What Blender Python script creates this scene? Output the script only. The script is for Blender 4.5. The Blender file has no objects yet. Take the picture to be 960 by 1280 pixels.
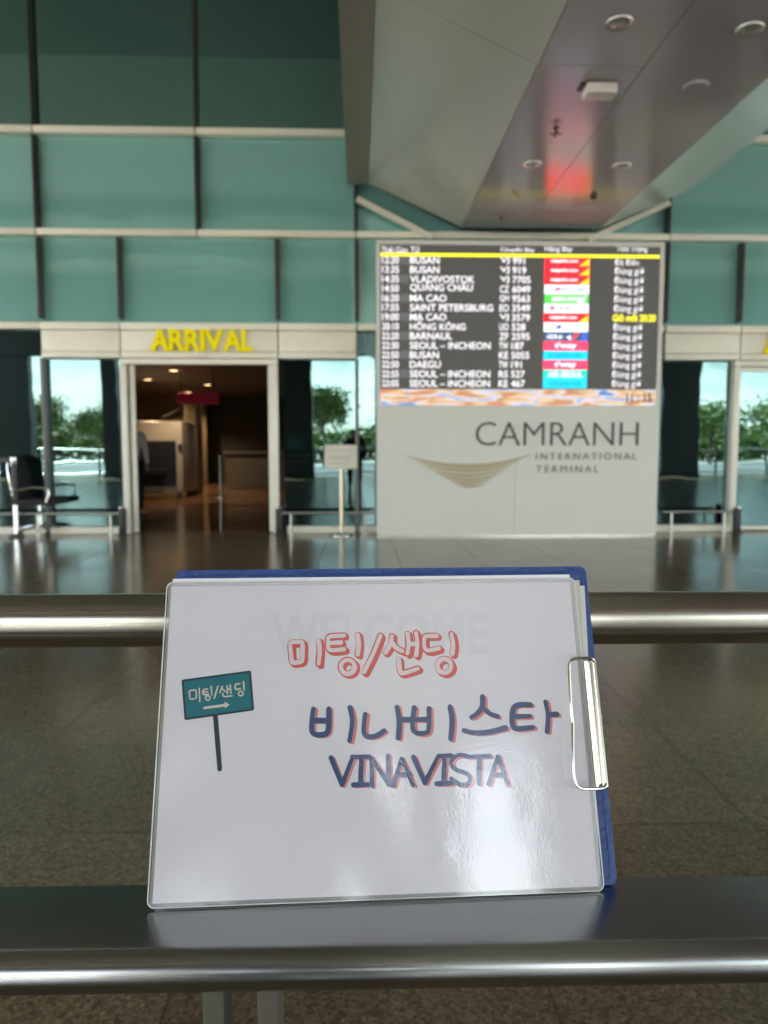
import bpy, bmesh, math, random
from mathutils import Vector, Matrix, Euler, noise
R = math.radians
random.seed(7)

# ------------------------------------------------------------------ camera, sky, sun, exposure
SC = bpy.context.scene
CAM_H = 1.15
F_PX, CX, CY = 940.0, 480.0, 640.0            # focal length in photo pixels (960x1280)
YAW, PITCH, ROLL = R(1.9), R(5.0), R(0.0)
cd = bpy.data.cameras.new('camera'); cam = bpy.data.objects.new('camera', cd)
SC.collection.objects.link(cam); SC.camera = cam
cd.sensor_fit = 'VERTICAL'; cd.sensor_height = 36.0; cd.lens = 36.0 * F_PX / 1280.0
cd.clip_start = 0.02; cd.clip_end = 1500
cam.location = (0, 0, CAM_H); cam.rotation_euler = (R(90) - PITCH, ROLL, -YAW)
cd.dof.use_dof = True; cd.dof.focus_distance = 0.53; cd.dof.aperture_fstop = 9.8

w = bpy.data.worlds.new('World'); SC.world = w; w.use_nodes = True
wn, wl = w.node_tree.nodes, w.node_tree.links
wn.clear()
SUN_EL, SUN_AZ = R(52), R(214)
sky = wn.new('ShaderNodeTexSky'); sky.sky_type = 'NISHITA'; sky.sun_disc = False
sky.sun_elevation = SUN_EL; sky.sun_rotation = SUN_AZ; sky.air_density = 1.2; sky.dust_density = 1.5
bg = wn.new('ShaderNodeBackground'); bg.inputs[1].default_value = 0.075
wo = wn.new('ShaderNodeOutputWorld')
tcw = wn.new('ShaderNodeTexCoord'); mpw = wn.new('ShaderNodeMapping'); mpw.inputs['Scale'].default_value = (1.0, 1.0, 3.0)
cn = wn.new('ShaderNodeTexNoise'); cn.inputs['Scale'].default_value = 3.0; cn.inputs['Detail'].default_value = 8; cn.inputs['Roughness'].default_value = .6
cr = wn.new('ShaderNodeValToRGB'); cr.color_ramp.elements[0].position = .42; cr.color_ramp.elements[1].position = .66
mxw = wn.new('ShaderNodeMix'); mxw.data_type = 'RGBA'; mxw.inputs['B'].default_value = (21, 20.6, 19.4, 1)
mw = wn.new('ShaderNodeMath'); mw.operation = 'MULTIPLY'; mw.inputs[1].default_value = .72
wl.new(tcw.outputs['Generated'], mpw.inputs['Vector']); wl.new(mpw.outputs[0], cn.inputs['Vector'])
wl.new(cn.outputs['Fac'], cr.inputs[0]); wl.new(cr.outputs[0], mw.inputs[0]); wl.new(mw.outputs[0], mxw.inputs['Factor'])
wl.new(sky.outputs[0], mxw.inputs['A']); wl.new(mxw.outputs['Result'], bg.inputs[0]); wl.new(bg.outputs[0], wo.inputs[0])
sd = bpy.data.lights.new('sun', 'SUN'); sd.energy = 5.0; sd.angle = R(.5); sd.color = (1, .95, .87)
sun = bpy.data.objects.new('sun', sd); SC.collection.objects.link(sun)
sv = Vector((math.sin(SUN_AZ) * math.cos(SUN_EL), math.cos(SUN_AZ) * math.cos(SUN_EL), math.sin(SUN_EL)))
sun.rotation_euler = sv.to_track_quat('Z', 'Y').to_euler(); sun.location = sv * 60
SC.view_settings.view_transform = 'Standard'; SC.view_settings.look = 'None'; SC.view_settings.gamma = 1
SC.view_settings.exposure = 2.95
SC.render.engine = 'CYCLES'
try:
    SC.cycles.use_denoising = True; SC.cycles.max_bounces = 10; SC.cycles.diffuse_bounces = 5; SC.cycles.glossy_bounces = 6
    SC.cycles.transparent_max_bounces = 16; SC.cycles.sample_clamp_indirect = 12
except Exception:
    pass

# ------------------------------------------------------------------ helpers
C = SC.collection
_fw = Vector((math.sin(YAW) * math.cos(PITCH), math.cos(YAW) * math.cos(PITCH), -math.sin(PITCH)))
_rt = _fw.cross(Vector((0, 0, 1))).normalized(); _up = _rt.cross(_fw)
_c0 = Vector((0, 0, CAM_H))
def ray(x, y): return _fw + _rt * (x - CX) / F_PX - _up * (y - CY) / F_PX
def at_y(x, y, Y): r = ray(x, y); return _c0 + r * (Y / r.y)
def at_z(x, y, Z): r = ray(x, y); return _c0 + r * ((Z - CAM_H) / r.z)

def nodes(name):
    m = bpy.data.materials.new(name); m.use_nodes = True
    nt = m.node_tree; return m, nt, nt.nodes['Principled BSDF']
def pr(name, col, rough=.5, metal=0., spec=.5, coat=0., var=0., vscale=8., bump=0., bscale=60., emit=0.):
    m, nt, b = nodes(name)
    b.inputs['Base Color'].default_value = (*col, 1); b.inputs['Roughness'].default_value = rough
    b.inputs['Metallic'].default_value = metal; b.inputs['Specular IOR Level'].default_value = spec
    b.inputs['Coat Weight'].default_value = coat; b.inputs['Coat Roughness'].default_value = .05
    if emit:
        b.inputs['Emission Color'].default_value = (*col, 1); b.inputs['Emission Strength'].default_value = emit
    if var or bump:
        tc = nt.nodes.new('ShaderNodeTexCoord')
    if var:
        n = nt.nodes.new('ShaderNodeTexNoise'); n.inputs['Scale'].default_value = vscale; n.inputs['Detail'].default_value = 6
        nt.links.new(tc.outputs['Object'], n.inputs['Vector'])
        r = nt.nodes.new('ShaderNodeValToRGB')
        r.color_ramp.elements[0].position = .3; r.color_ramp.elements[1].position = .7
        r.color_ramp.elements[0].color = (*[c * (1 - var) for c in col], 1); r.color_ramp.elements[1].color = (*[min(1, c * (1 + var)) for c in col], 1)
        nt.links.new(n.outputs['Fac'], r.inputs[0]); nt.links.new(r.outputs[0], b.inputs['Base Color'])
        mr = nt.nodes.new('ShaderNodeMapRange'); mr.inputs['To Min'].default_value = max(0, rough * .8); mr.inputs['To Max'].default_value = min(1, rough * 1.25)
        nt.links.new(n.outputs['Fac'], mr.inputs['Value']); nt.links.new(mr.outputs[0], b.inputs['Roughness'])
    if bump:
        n2 = nt.nodes.new('ShaderNodeTexNoise'); n2.inputs['Scale'].default_value = bscale; n2.inputs['Detail'].default_value = 4
        nt.links.new(tc.outputs['Object'], n2.inputs['Vector'])
        bp = nt.nodes.new('ShaderNodeBump'); bp.inputs['Strength'].default_value = bump; bp.inputs['Distance'].default_value = .01
        nt.links.new(n2.outputs['Fac'], bp.inputs['Height']); nt.links.new(bp.outputs[0], b.inputs['Normal'])
    return m
def emi(name, col, s):
    m = bpy.data.materials.new(name); m.use_nodes = True; nt = m.node_tree; nt.nodes.clear()
    e = nt.nodes.new('ShaderNodeEmission'); e.inputs[0].default_value = (*col, 1); e.inputs[1].default_value = s
    o = nt.nodes.new('ShaderNodeOutputMaterial'); nt.links.new(e.outputs[0], o.inputs[0]); return m

def obj(name, bm, m, parent=None, smooth=False, off=None):
    me = bpy.data.meshes.new(name)
    if parent is not None:
        o0 = Vector(parent.location) if off is None else Vector(off)
        if parent.parent is not None and off is None: o0 = o0 + Vector(parent.parent.location)
        bmesh.ops.translate(bm, verts=bm.verts, vec=-o0)
    bm.normal_update(); bm.to_mesh(me); bm.free()
    if isinstance(m, (list, tuple)):
        for x in m: me.materials.append(x)
    else: me.materials.append(m)
    if smooth:
        for p in me.polygons: p.use_smooth = True
        try: me.set_sharp_from_angle(angle=R(35))
        except Exception: pass
    o = bpy.data.objects.new(name, me); C.objects.link(o)
    if parent is not None: o.parent = parent
    return o
def thing(name, label, cat, loc=(0, 0, 0), group=None):
    o = bpy.data.objects.new(name, None); C.objects.link(o); o.location = loc; o.empty_display_size = .1
    o['label'] = label; o['category'] = cat
    if group: o['group'] = group
    return o
def tag(o, label, cat, group=None):
    o['label'] = label; o['category'] = cat
    if group: o['group'] = group
    return o
def dup(root, loc, label, group=None):
    r = root.copy(); C.objects.link(r); r.location = loc; r['label'] = label
    if group: r['group'] = group
    for ch in list(root.children):
        c = ch.copy(); C.objects.link(c); c.parent = r
        for g in list(ch.children):
            d = g.copy(); C.objects.link(d); d.parent = c
    return r
def BM(): return bmesh.new()
def box(bm, x0, x1, y0, y1, z0, z1, bev=0., mi=0):
    r = bmesh.ops.create_cube(bm, size=1)
    vs = r['verts']
    for v in vs:
        v.co = Vector((x0 + (v.co.x + .5) * (x1 - x0), y0 + (v.co.y + .5) * (y1 - y0), z0 + (v.co.z + .5) * (z1 - z0)))
    fs = {f for v in vs for f in v.link_faces}
    for f in fs: f.material_index = mi
    if bev:
        es = list({e for v in vs for e in v.link_edges})
        bmesh.ops.bevel(bm, geom=es, offset=bev, segments=2, profile=.6, affect='EDGES')
    return bm
def tube(bm, pts, r, seg=12, closed=False, caps=True):
    pts = [Vector(p) for p in pts]; n = len(pts); rings = []
    rad = r if isinstance(r, (list, tuple)) else [r] * n
    up = None
    for i, p in enumerate(pts):
        if closed: t = (pts[(i + 1) % n] - pts[i - 1]).normalized()
        elif i == 0: t = (pts[1] - p).normalized()
        elif i == n - 1: t = (p - pts[i - 1]).normalized()
        else: t = ((pts[i + 1] - p).normalized() + (p - pts[i - 1]).normalized()).normalized()
        if up is None:
            up = t.cross(Vector((0, 0, 1)))
            if up.length < 1e-3: up = t.cross(Vector((1, 0, 0)))
            up.normalize()
        else:
            up = (up - t * up.dot(t)).normalized()
        s = t.cross(up)
        rings.append([bm.verts.new(p + (up * math.cos(a) + s * math.sin(a)) * rad[i]) for a in [2 * math.pi * k / seg for k in range(seg)]])
    m = n if closed else n - 1
    for i in range(m):
        a, b = rings[i], rings[(i + 1) % n]
        for k in range(seg): bm.faces.new((a[k], a[(k + 1) % seg], b[(k + 1) % seg], b[k]))
    if not closed and caps:
        bm.faces.new(list(reversed(rings[0]))); bm.faces.new(rings[-1])
    return bm
def lathe(bm, prof, c, seg=24):
    rings = []
    for (r, z) in prof:
        rings.append([bm.verts.new((c[0] + max(r, 1e-4) * math.cos(2 * math.pi * k / seg), c[1] + max(r, 1e-4) * math.sin(2 * math.pi * k / seg), c[2] + z)) for k in range(seg)])
    for a, b in zip(rings, rings[1:]):
        for k in range(seg): bm.faces.new((a[k], a[(k + 1) % seg], b[(k + 1) % seg], b[k]))
    bm.faces.new(list(reversed(rings[0]))); bm.faces.new(rings[-1])
    bmesh.ops.recalc_face_normals(bm, faces=bm.faces)
    return bm
def prism(bm, poly, y0, y1):
    """polygon of (x, z) pushed from y0 to y1"""
    a = [bm.verts.new((x, y0, z)) for x, z in poly]; b = [bm.verts.new((x, y1, z)) for x, z in poly]
    n = len(poly)
    bm.faces.new(a); bm.faces.new(list(reversed(b)))
    for i in range(n): bm.faces.new((a[i], b[i], b[(i + 1) % n], a[(i + 1) % n]))
    bmesh.ops.recalc_face_normals(bm, faces=bm.faces)
    return bm
_txt = {}
def text_bm(s, extrude=0., bold=0., spacing=1.):
    """text outline in the x-z plane scaled to a unit box (x 0..1, z 0..1), depth along y"""
    cu = bpy.data.curves.new('t', 'FONT'); cu.body = s; cu.size = 1; cu.extrude = extrude; cu.offset = bold; cu.space_character = spacing
    cu.resolution_u = 3
    o = bpy.data.objects.new('t', cu); C.objects.link(o)
    dg = bpy.context.evaluated_depsgraph_get(); dg.update()
    me = bpy.data.meshes.new_from_object(o.evaluated_get(dg))
    bpy.data.objects.remove(o); bpy.data.curves.remove(cu)
    bm = BM(); bm.from_mesh(me); bpy.data.meshes.remove(me)
    xs = [v.co.x for v in bm.verts]; ys = [v.co.y for v in bm.verts]
    x0, x1, y0, y1 = min(xs), max(xs), min(ys), max(ys)
    for v in bm.verts: v.co = Vector(((v.co.x - x0) / (x1 - x0), -v.co.z, (v.co.y - y0) / (y1 - y0)))
    return bm, (x1 - x0) / (y1 - y0)
def add_text(bm, s, x0, x1, z0, z1, y, bold=0., spacing=1., depth=0., mi=0):
    t, asp = text_bm(s, .5 if depth else 0., bold, spacing)
    if x1 is None: x1 = x0 + asp * (z1 - z0)
    me = bpy.data.meshes.new('t')
    for v in t.verts: v.co = Vector((x0 + v.co.x * (x1 - x0), y + v.co.y * depth, z0 + v.co.z * (z1 - z0)))
    for f in t.faces: f.material_index = mi
    t.to_mesh(me); t.free(); bm.from_mesh(me); bpy.data.meshes.remove(me)
    return bm

# ------------------------------------------------------------------ materials
def granite():
    m, nt, b = nodes('polished_granite'); N, L = nt.nodes, nt.links
    tc = N.new('ShaderNodeTexCoord')
    v = N.new('ShaderNodeTexVoronoi'); v.inputs['Scale'].default_value = 120
    v2 = N.new('ShaderNodeTexNoise'); v2.inputs['Scale'].default_value = 120; v2.inputs['Detail'].default_value = 3
    L.new(tc.outputs['Object'], v.inputs['Vector']); L.new(tc.outputs['Object'], v2.inputs['Vector'])
    sep = N.new('ShaderNodeSeparateColor'); L.new(v.outputs['Color'], sep.inputs[0])
    r = N.new('ShaderNodeValToRGB'); e = r.color_ramp
    e.elements[0].position = 0; e.elements[0].color = (.036, .028, .018, 1); e.elements[1].position = 1; e.elements[1].color = (.40, .30, .18, 1)
    k = e.elements.new(.45); k.color = (.115, .084, .05, 1)
    k = e.elements.new(.8); k.color = (.20, .145, .084, 1)
    mx = N.new('ShaderNodeMath'); mx.operation = 'MULTIPLY_ADD'; mx.inputs[1].default_value = .55
    L.new(sep.outputs[0], mx.inputs[0])
    s2 = N.new('ShaderNodeMath'); s2.operation = 'MULTIPLY'; s2.inputs[1].default_value = .5
    L.new(v2.outputs['Fac'], s2.inputs[0]); L.new(s2.outputs[0], mx.inputs[2]); L.new(mx.outputs[0], r.inputs[0])
    # tile joints and slab to slab tone, 0.8 m slabs
    br = N.new('ShaderNodeTexBrick'); br.offset = 0; br.squash = 1
    mp = N.new('ShaderNodeMapping'); mp.inputs['Location'].default_value = (-.4, -.58, 0)
    L.new(tc.outputs['Object'], mp.inputs['Vector']); L.new(mp.outputs[0], br.inputs['Vector'])
    br.inputs['Scale'].default_value = 1.25; br.inputs['Brick Width'].default_value = 1; br.inputs['Row Height'].default_value = 1
    br.inputs['Mortar Size'].default_value = .0035; br.inputs['Mortar Smooth'].default_value = .1
    br.inputs['Color1'].default_value = (.82, .82, .82, 1); br.inputs['Color2'].default_value = (1.1, 1.1, 1.1, 1); br.inputs['Mortar'].default_value = (.25, .25, .25, 1)
    mm = N.new('ShaderNodeMix'); mm.data_type = 'RGBA'; mm.blend_type = 'MULTIPLY'; mm.inputs['Factor'].default_value = 1
    L.new(r.outputs[0], mm.inputs['A']); L.new(br.outputs['Color'], mm.inputs['B']); L.new(mm.outputs['Result'], b.inputs['Base Color'])
    nr = N.new('ShaderNodeTexNoise'); nr.inputs['Scale'].default_value = 1.7; nr.inputs['Detail'].default_value = 5
    L.new(tc.outputs['Object'], nr.inputs['Vector'])
    mr = N.new('ShaderNodeMapRange'); mr.inputs['To Min'].default_value = .12; mr.inputs['To Max'].default_value = .24
    L.new(nr.outputs['Fac'], mr.inputs['Value'])
    ad = N.new('ShaderNodeMath'); ad.operation = 'ADD'; L.new(mr.outputs[0], ad.inputs[0])
    mj = N.new('ShaderNodeMath'); mj.operation = 'MULTIPLY'; mj.inputs[1].default_value = .4; L.new(br.outputs['Fac'], mj.inputs[0]); L.new(mj.outputs[0], ad.inputs[1])
    L.new(ad.outputs[0], b.inputs['Roughness'])
    bp = N.new('ShaderNodeBump'); bp.inputs['Strength'].default_value = .04; bp.inputs['Distance'].default_value = .02
    nb = N.new('ShaderNodeTexNoise'); nb.inputs['Scale'].default_value = 3; L.new(tc.outputs['Object'], nb.inputs['Vector']); L.new(nb.outputs['Fac'], bp.inputs['Height']); L.new(bp.outputs[0], b.inputs['Normal'])
    b.inputs['Specular IOR Level'].default_value = .55
    return m
def glass(name, refl, tint, through, rough=.012):
    m = bpy.data.materials.new(name); m.use_nodes = True; nt = m.node_tree; nt.nodes.clear(); N, L = nt.nodes, nt.links
    g = N.new('ShaderNodeBsdfGlossy'); g.inputs['Color'].default_value = (*tint, 1); g.inputs['Roughness'].default_value = rough
    t = N.new('ShaderNodeBsdfTransparent'); t.inputs['Color'].default_value = (*through, 1)
    lw = N.new('ShaderNodeLayerWeight'); lw.inputs['Blend'].default_value = .25
    mr = N.new('ShaderNodeMapRange'); mr.inputs['To Min'].default_value = refl; mr.inputs['To Max'].default_value = .9
    L.new(lw.outputs['Facing'], mr.inputs['Value'])
    mx = N.new('ShaderNodeMixShader'); L.new(mr.outputs[0], mx.inputs[0]); L.new(t.outputs[0], mx.inputs[1]); L.new(g.outputs[0], mx.inputs[2])
    tc = N.new('ShaderNodeTexCoord'); n = N.new('ShaderNodeTexNoise'); n.inputs['Scale'].default_value = .9; L.new(tc.outputs['Object'], n.inputs['Vector'])
    bp = N.new('ShaderNodeBump'); bp.inputs['Strength'].default_value = .12; bp.inputs['Distance'].default_value = .02; L.new(n.outputs['Fac'], bp.inputs['Height']); L.new(bp.outputs[0], g.inputs['Normal'])
    o = N.new('ShaderNodeOutputMaterial'); L.new(mx.outputs[0], o.inputs[0]); return m
def brushed(name, col, rough, scale=(3, 260, 260), bump=.25):
    m, nt, b = nodes(name); N, L = nt.nodes, nt.links
    b.inputs['Metallic'].default_value = 1
    tc = N.new('ShaderNodeTexCoord'); mp = N.new('ShaderNodeMapping'); mp.inputs['Scale'].default_value = scale
    n = N.new('ShaderNodeTexNoise'); n.inputs['Scale'].default_value = 4; n.inputs['Detail'].default_value = 5
    L.new(tc.outputs['Object'], mp.inputs[0]); L.new(mp.outputs[0], n.inputs['Vector'])
    r = N.new('ShaderNodeValToRGB'); r.color_ramp.elements[0].color = (*[c * .8 for c in col], 1); r.color_ramp.elements[1].color = (*[min(1, c * 1.15) for c in col], 1)
    L.new(n.outputs['Fac'], r.inputs[0]); L.new(r.outputs[0], b.inputs['Base Color'])
    n3 = N.new('ShaderNodeTexNoise'); n3.inputs['Scale'].default_value = 5; n3.inputs['Detail'].default_value = 6; L.new(tc.outputs['Object'], n3.inputs['Vector'])
    mr = N.new('ShaderNodeMapRange'); mr.inputs['To Min'].default_value = rough * .88; mr.inputs['To Max'].default_value = rough * 1.12; L.new(n3.outputs['Fac'], mr.inputs['Value']); L.new(mr.outputs[0], b.inputs['Roughness'])
    bp = N.new('ShaderNodeBump'); bp.inputs['Strength'].default_value = bump; bp.inputs['Distance'].default_value = .0004; L.new(n.outputs['Fac'], bp.inputs['Height']); L.new(bp.outputs[0], b.inputs['Normal'])
    return m
def painted_glass():
    m, nt, b = nodes('back_painted_teal_glass'); N, L = nt.nodes, nt.links
    b.inputs['Base Color'].default_value = (.22, .50, .46, 1); b.inputs['Roughness'].default_value = .3; b.inputs['Specular IOR Level'].default_value = .1
    g = N.new('ShaderNodeBsdfGlossy'); g.inputs['Color'].default_value = (.62, .92, .88, 1); g.inputs['Roughness'].default_value = .05
    lw = N.new('ShaderNodeLayerWeight'); lw.inputs['Blend'].default_value = .3
    mr = N.new('ShaderNodeMapRange'); mr.inputs['To Min'].default_value = .26; mr.inputs['To Max'].default_value = .9; L.new(lw.outputs['Facing'], mr.inputs['Value'])
    tc = N.new('ShaderNodeTexCoord'); n = N.new('ShaderNodeTexNoise'); n.inputs['Scale'].default_value = .7; L.new(tc.outputs['Object'], n.inputs['Vector'])
    bp = N.new('ShaderNodeBump'); bp.inputs['Strength'].default_value = .3; bp.inputs['Distance'].default_value = .05; L.new(n.outputs['Fac'], bp.inputs['Height']); L.new(bp.outputs[0], g.inputs['Normal'])
    mx = N.new('ShaderNodeMixShader'); L.new(mr.outputs[0], mx.inputs[0]); L.new(b.outputs[0], mx.inputs[1]); L.new(g.outputs[0], mx.inputs[2])
    L.new(mx.outputs[0], nt.nodes['Material Output'].inputs[0]); return m
M = dict(
    granite=granite(),
    vision=glass('reflective_teal_glass', .2, (.52, .84, .86), (.05, .16, .15)),
    upper=glass('dark_green_glass', .6, (.40, .80, .70), (.05, .16, .12)),
    spandrel=painted_glass(),
    alu=pr('cream_aluminium', (.80, .77, .65), .32, var=.04, vscale=3),
    joint=pr('dark_joint', (.02, .022, .022), .6),
    fin=pr('dark_bronze_fin', (.045, .045, .04), .4, spec=.4),
    soffit=pr('grey_composite_panel', (.42, .40, .42), .19, spec=.6),
    slope=pr('grey_green_composite_panel', (.40, .42, .375), .27, spec=.6),
    roof=pr('roof_underside', (.24, .24, .22), .6),
    concrete=pr('column_cladding', (.05, .055, .055), .45, var=.06),
    ground=pr('sunlit_paving', (.46, .44, .40), .85, var=.15, vscale=1.2),
    white=pr('white_wall_board', (.64, .65, .60), .38, var=.02, vscale=2),
    steel=brushed('brushed_steel', (.42, .42, .39), .24),
    steel_dark=brushed('brushed_dark_steel', (.38, .40, .40), .225, bump=.06),
    chrome=pr('chrome', (.75, .75, .73), .12, metal=1),
    black=pr('black_plastic', (.012, .012, .013), .45),
    blackfab=pr('black_fabric', (.01, .012, .013), .8, bump=.3, bscale=300),
    yellow=pr('yellow_acrylic', (1, .84, .001), .5, spec=.15),
    blue=pr('blue_vinyl', (.032, .075, .25), .33, spec=.4, var=.08, vscale=30, bump=.25, bscale=160),
    paper=pr('white_paper', (.82, .81, .87), .8),
)

# ------------------------------------------------------------------ ground
def structure(o): o['kind'] = 'structure'; return o
D = 10.0                                     # facade plane
bm = BM(); box(bm, -30, 30, -10.5, D + .0, -.2, 0); structure(obj('pavement', bm, M['granite']))
bm = BM(); box(bm, -400, 400, -500, -10.6, -.6, -.12); structure(obj('ground', bm, M['ground']))
asphalt = pr('asphalt', (.13, .13, .135), .85, var=.1, vscale=2)
bm = BM(); box(bm, -400, 400, -33, -13, -.3, -.11); structure(obj('added_road', bm, asphalt))  # unseen strip added to darken the ground mirrored in the glass
wood_floor = pr('brown_interior_floor', (.17, .09, .045), .14, var=.2, vscale=2)
bm = BM(); box(bm, -30, 30, D + .01, 30, -.2, .002); structure(obj('interior_floor', bm, wood_floor))

# ------------------------------------------------------------------ terminal building
B = thing('terminal_building', 'airport terminal front of teal glass bands with cream transoms', 'building', (0, D, 0))
zT0 = .09                                    # plinth top
zF0, zF1 = 2.285, 2.735                      # cream fascia
zT2, zT1 = 3.865, 5.115                        # transom centres
zTop = 7.6
GL = D + .06                                 # glass plane
xs_wide = [at_y(46, 260, D).x + 2.115 * k for k in range(-4, 9)]       # upper mullions
xs_wide[4:7] = [at_y(46, 260, D).x, at_y(247, 260, D).x, at_y(445, 270, D).x]
x835 = at_y(835, 280, D).x
dx = xs_wide[5] - xs_wide[4]
xs_wide = [xs_wide[4] + dx * k for k in range(-4, 3)] + [x835 + dx * k for k in range(0, 4)]
xs_wide[5], xs_wide[6] = at_y(247, 260, D).x, at_y(445, 270, D).x
_pr = random.Random(5)
def pane(x0, x1, z0, z1, mat, name='glass_pane'):
    bm = BM(); box(bm, x0 + .004, x1 - .004, GL, GL + .012, z0 + .003, z1 - .003)
    bmesh.ops.recalc_face_normals(bm, faces=bm.faces)
    k = _pr.uniform(-.0022, .0022); j = _pr.uniform(-.0022, .0022)
    for v in bm.verts: v.co.y += k * (v.co.x - (x0 + x1) / 2) + j * (v.co.z - (z0 + z1) / 2)
    return obj(name, bm, mat, B)
edges = [-14] + xs_wide + [16]
for a, b in zip(edges, edges[1:]):
    pane(a, b, zT1, zTop, M['upper'])
    pane(a, b, zT2, zT1, M['spandrel'], 'spandrel_panel')
xl = sorted([at_y(50, 350, D).x, at_y(150, 350, D).x, at_y(347, 350, D).x, at_y(446, 350, D).x, at_y(833, 350, D).x, at_y(926, 350, D).x])
xl = [xl[0] - 3.1, xl[0] - 1.05] + xl + [xl[5] + 1.95, xl[5] + 3.0]
e2 = [-14] + xl + [16]
for a, b in zip(e2, e2[1:]): pane(a, b, zF1, zT2, M['spandrel'], 'spandrel_panel')
def fin(x, z0, z1, wd=.026, dp=.07):
    bm = BM(); box(bm, x - wd, x + wd, D - dp + .03, GL - .002, z0, z1, .006)
    box(bm, x - .007, x + .007, D - dp + .012, D - dp + .028, z0, z1, .002)
    obj('mullion', bm, M['fin'], B)
for x in xs_wide:
    fin(x, zT1 + .05, zTop, .02); fin(x, zT2 + .06, zT1 - .06, .027)
for x in xl: fin(x, zF1 + .05, zT2 - .06, .029)
def transom(zc, h, cuts, y0=D - .07):
    cs = [-14] + cuts + [16]
    for a, b in zip(cs, cs[1:]):
        bm = BM(); box(bm, a + .006, b - .006, y0, GL - .003, zc - h / 2, zc + h / 2, .018); obj('transom', bm, M['alu'], B, True)
transom(zT1, .088, xs_wide); transom(zT2, .085, xs_wide)
# cream fascia over the doors and side lights, in lengths with joints
def fascia(a, b):
    bm = BM(); box(bm, a + .008, b - .008, D - .055, GL - .004, zF0 + .085, zF1 - .10, .008)
    box(bm, a + .008, b - .008, D - .08, GL - .004, zF1 - .094, zF1, .012); box(bm, a + .008, b - .008, D - .075, GL - .004, zF0, zF0 + .08, .012)
    obj('fascia_panel', bm, M['alu'], B, True)
L0, L1, L2, L3 = at_y(53, 430, D).x, at_y(152, 430, D).x, at_y(348, 430, D).x, at_y(446, 430, D).x
R0, R1 = at_y(829, 430, D).x, at_y(923, 430, D).x
for a, b in ((L0, L1), (L1, L2), (L2, L3), (R0, R1), (R1, R1 + 2.0)): fascia(a, b)
thin_top = zF1
for a, b in ((L0 - 2.1, L0), (L3, R0), (-14, L0 - 2.1), (R1 + 2.0, 16)):
    bm = BM(); box(bm, a + .006, b - .006, D - .06, GL - .004, zF1 - .085, zF1, .012); obj('transom', bm, M['alu'], B, True)
# side lights
DL0, DL1 = at_y(170, 560, D).x, at_y(340, 560, D).x
def sidelight(a, b, z1=zF0):
    pane(a, b, zT0, z1, M['vision'])
jl = L1 + .02
sidelight(L0, L1 - .02); sidelight(L2 + .05, L3); sidelight(L3, R0, zF1 - .09); sidelight(R0, R1)
sidelight(L0 - 2.1, L0, zF1 - .09); sidelight(-14, L0 - 2.1, zF1 - .09); sidelight(R1 + 2.0, 16, zF1 - .09)
for x, z1 in ((L0, zF0), (L3, zF0), (L0 - 2.1, zF0)):
    bm = BM(); box(bm, x - .024, x + .024, D - .05, GL - .003, 0, z1 - .003, .006); obj('mullion', bm, pr('grey_mullion', (.14, .135, .125), .4), B)
for a, b in ((-14, L0 - .03), (L0 + .03, L1 - .05), (L2 + .09, L3 - .03), (L3 + .03, R0), (R0, R1 - .06), (R1 + 2.05, 16)):
    bm = BM(); box(bm, a, b, D - .05, GL + .02, .002, zT0, .008); obj('plinth', bm, M['alu'], B)
# sliding door: jambs, track, parked leaves
alu_bright = pr('bright_aluminium', (.80, .78, .68), .28, spec=.6)
def door(a, b, leaf_open=True):
    d = obj('sliding_door', box(BM(), a, b, D - .04, D + .10, zF0 - .075, zF0 - .006, .008), M['alu'], B)
    for x0, x1, y0 in ((a - .0, a + .075, D - .05), (b - .085, b, D - .05)):
        obj('jamb', box(BM(), x0, x1, y0, D + .09, 0, zF0 - .08, .01), alu_bright, d, True, off=(0, D, 0))
    if leaf_open:
        for x0, x1 in ((a + .098, a + .165), (b - .135, b - .092)):
            obj('leaf_stile', box(BM(), x0, x1, D + .02, D + .065, .012, zF0 - .08, .008), alu_bright, d, True, off=(0, D, 0))
    else:
        mid = (a + b) / 2
        for x0, x1 in ((a + .08, mid - .004), (mid + .004, b - .09)):
            l = BM(); box(l, x0, x0 + .045, D + .02, D + .065, .012, zF0 - .08, .006); box(l, x1 - .045, x1, D + .02, D + .065, .012, zF0 - .08, .006)
            box(l, x0 + .046, x1 - .046, D + .022, D + .063, .012, .07, .004); box(l, x0 + .046, x1 - .046, D + .022, D + .063, zF0 - .14, zF0 - .08, .004)
            obj('leaf_frame', l, alu_bright, d, True, off=(0, D, 0))
            obj('leaf_glass', box(BM(), x0 + .046, x1 - .046, D + .04, D + .05, .072, zF0 - .142), M['vision'], d, off=(0, D, 0))
    obj('sensor', box(BM(), (a + b) / 2 - .11, (a + b) / 2 + .11, D - .115, D - .078, zF0 + .012, zF0 + .06, .008), M['alu'], d, off=(0, D, 0))
    return d
door(at_y(154, 560, D).x, at_y(348.5, 560, D).x)
door(R1 - .06, R1 + 2.0, False)
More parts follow.
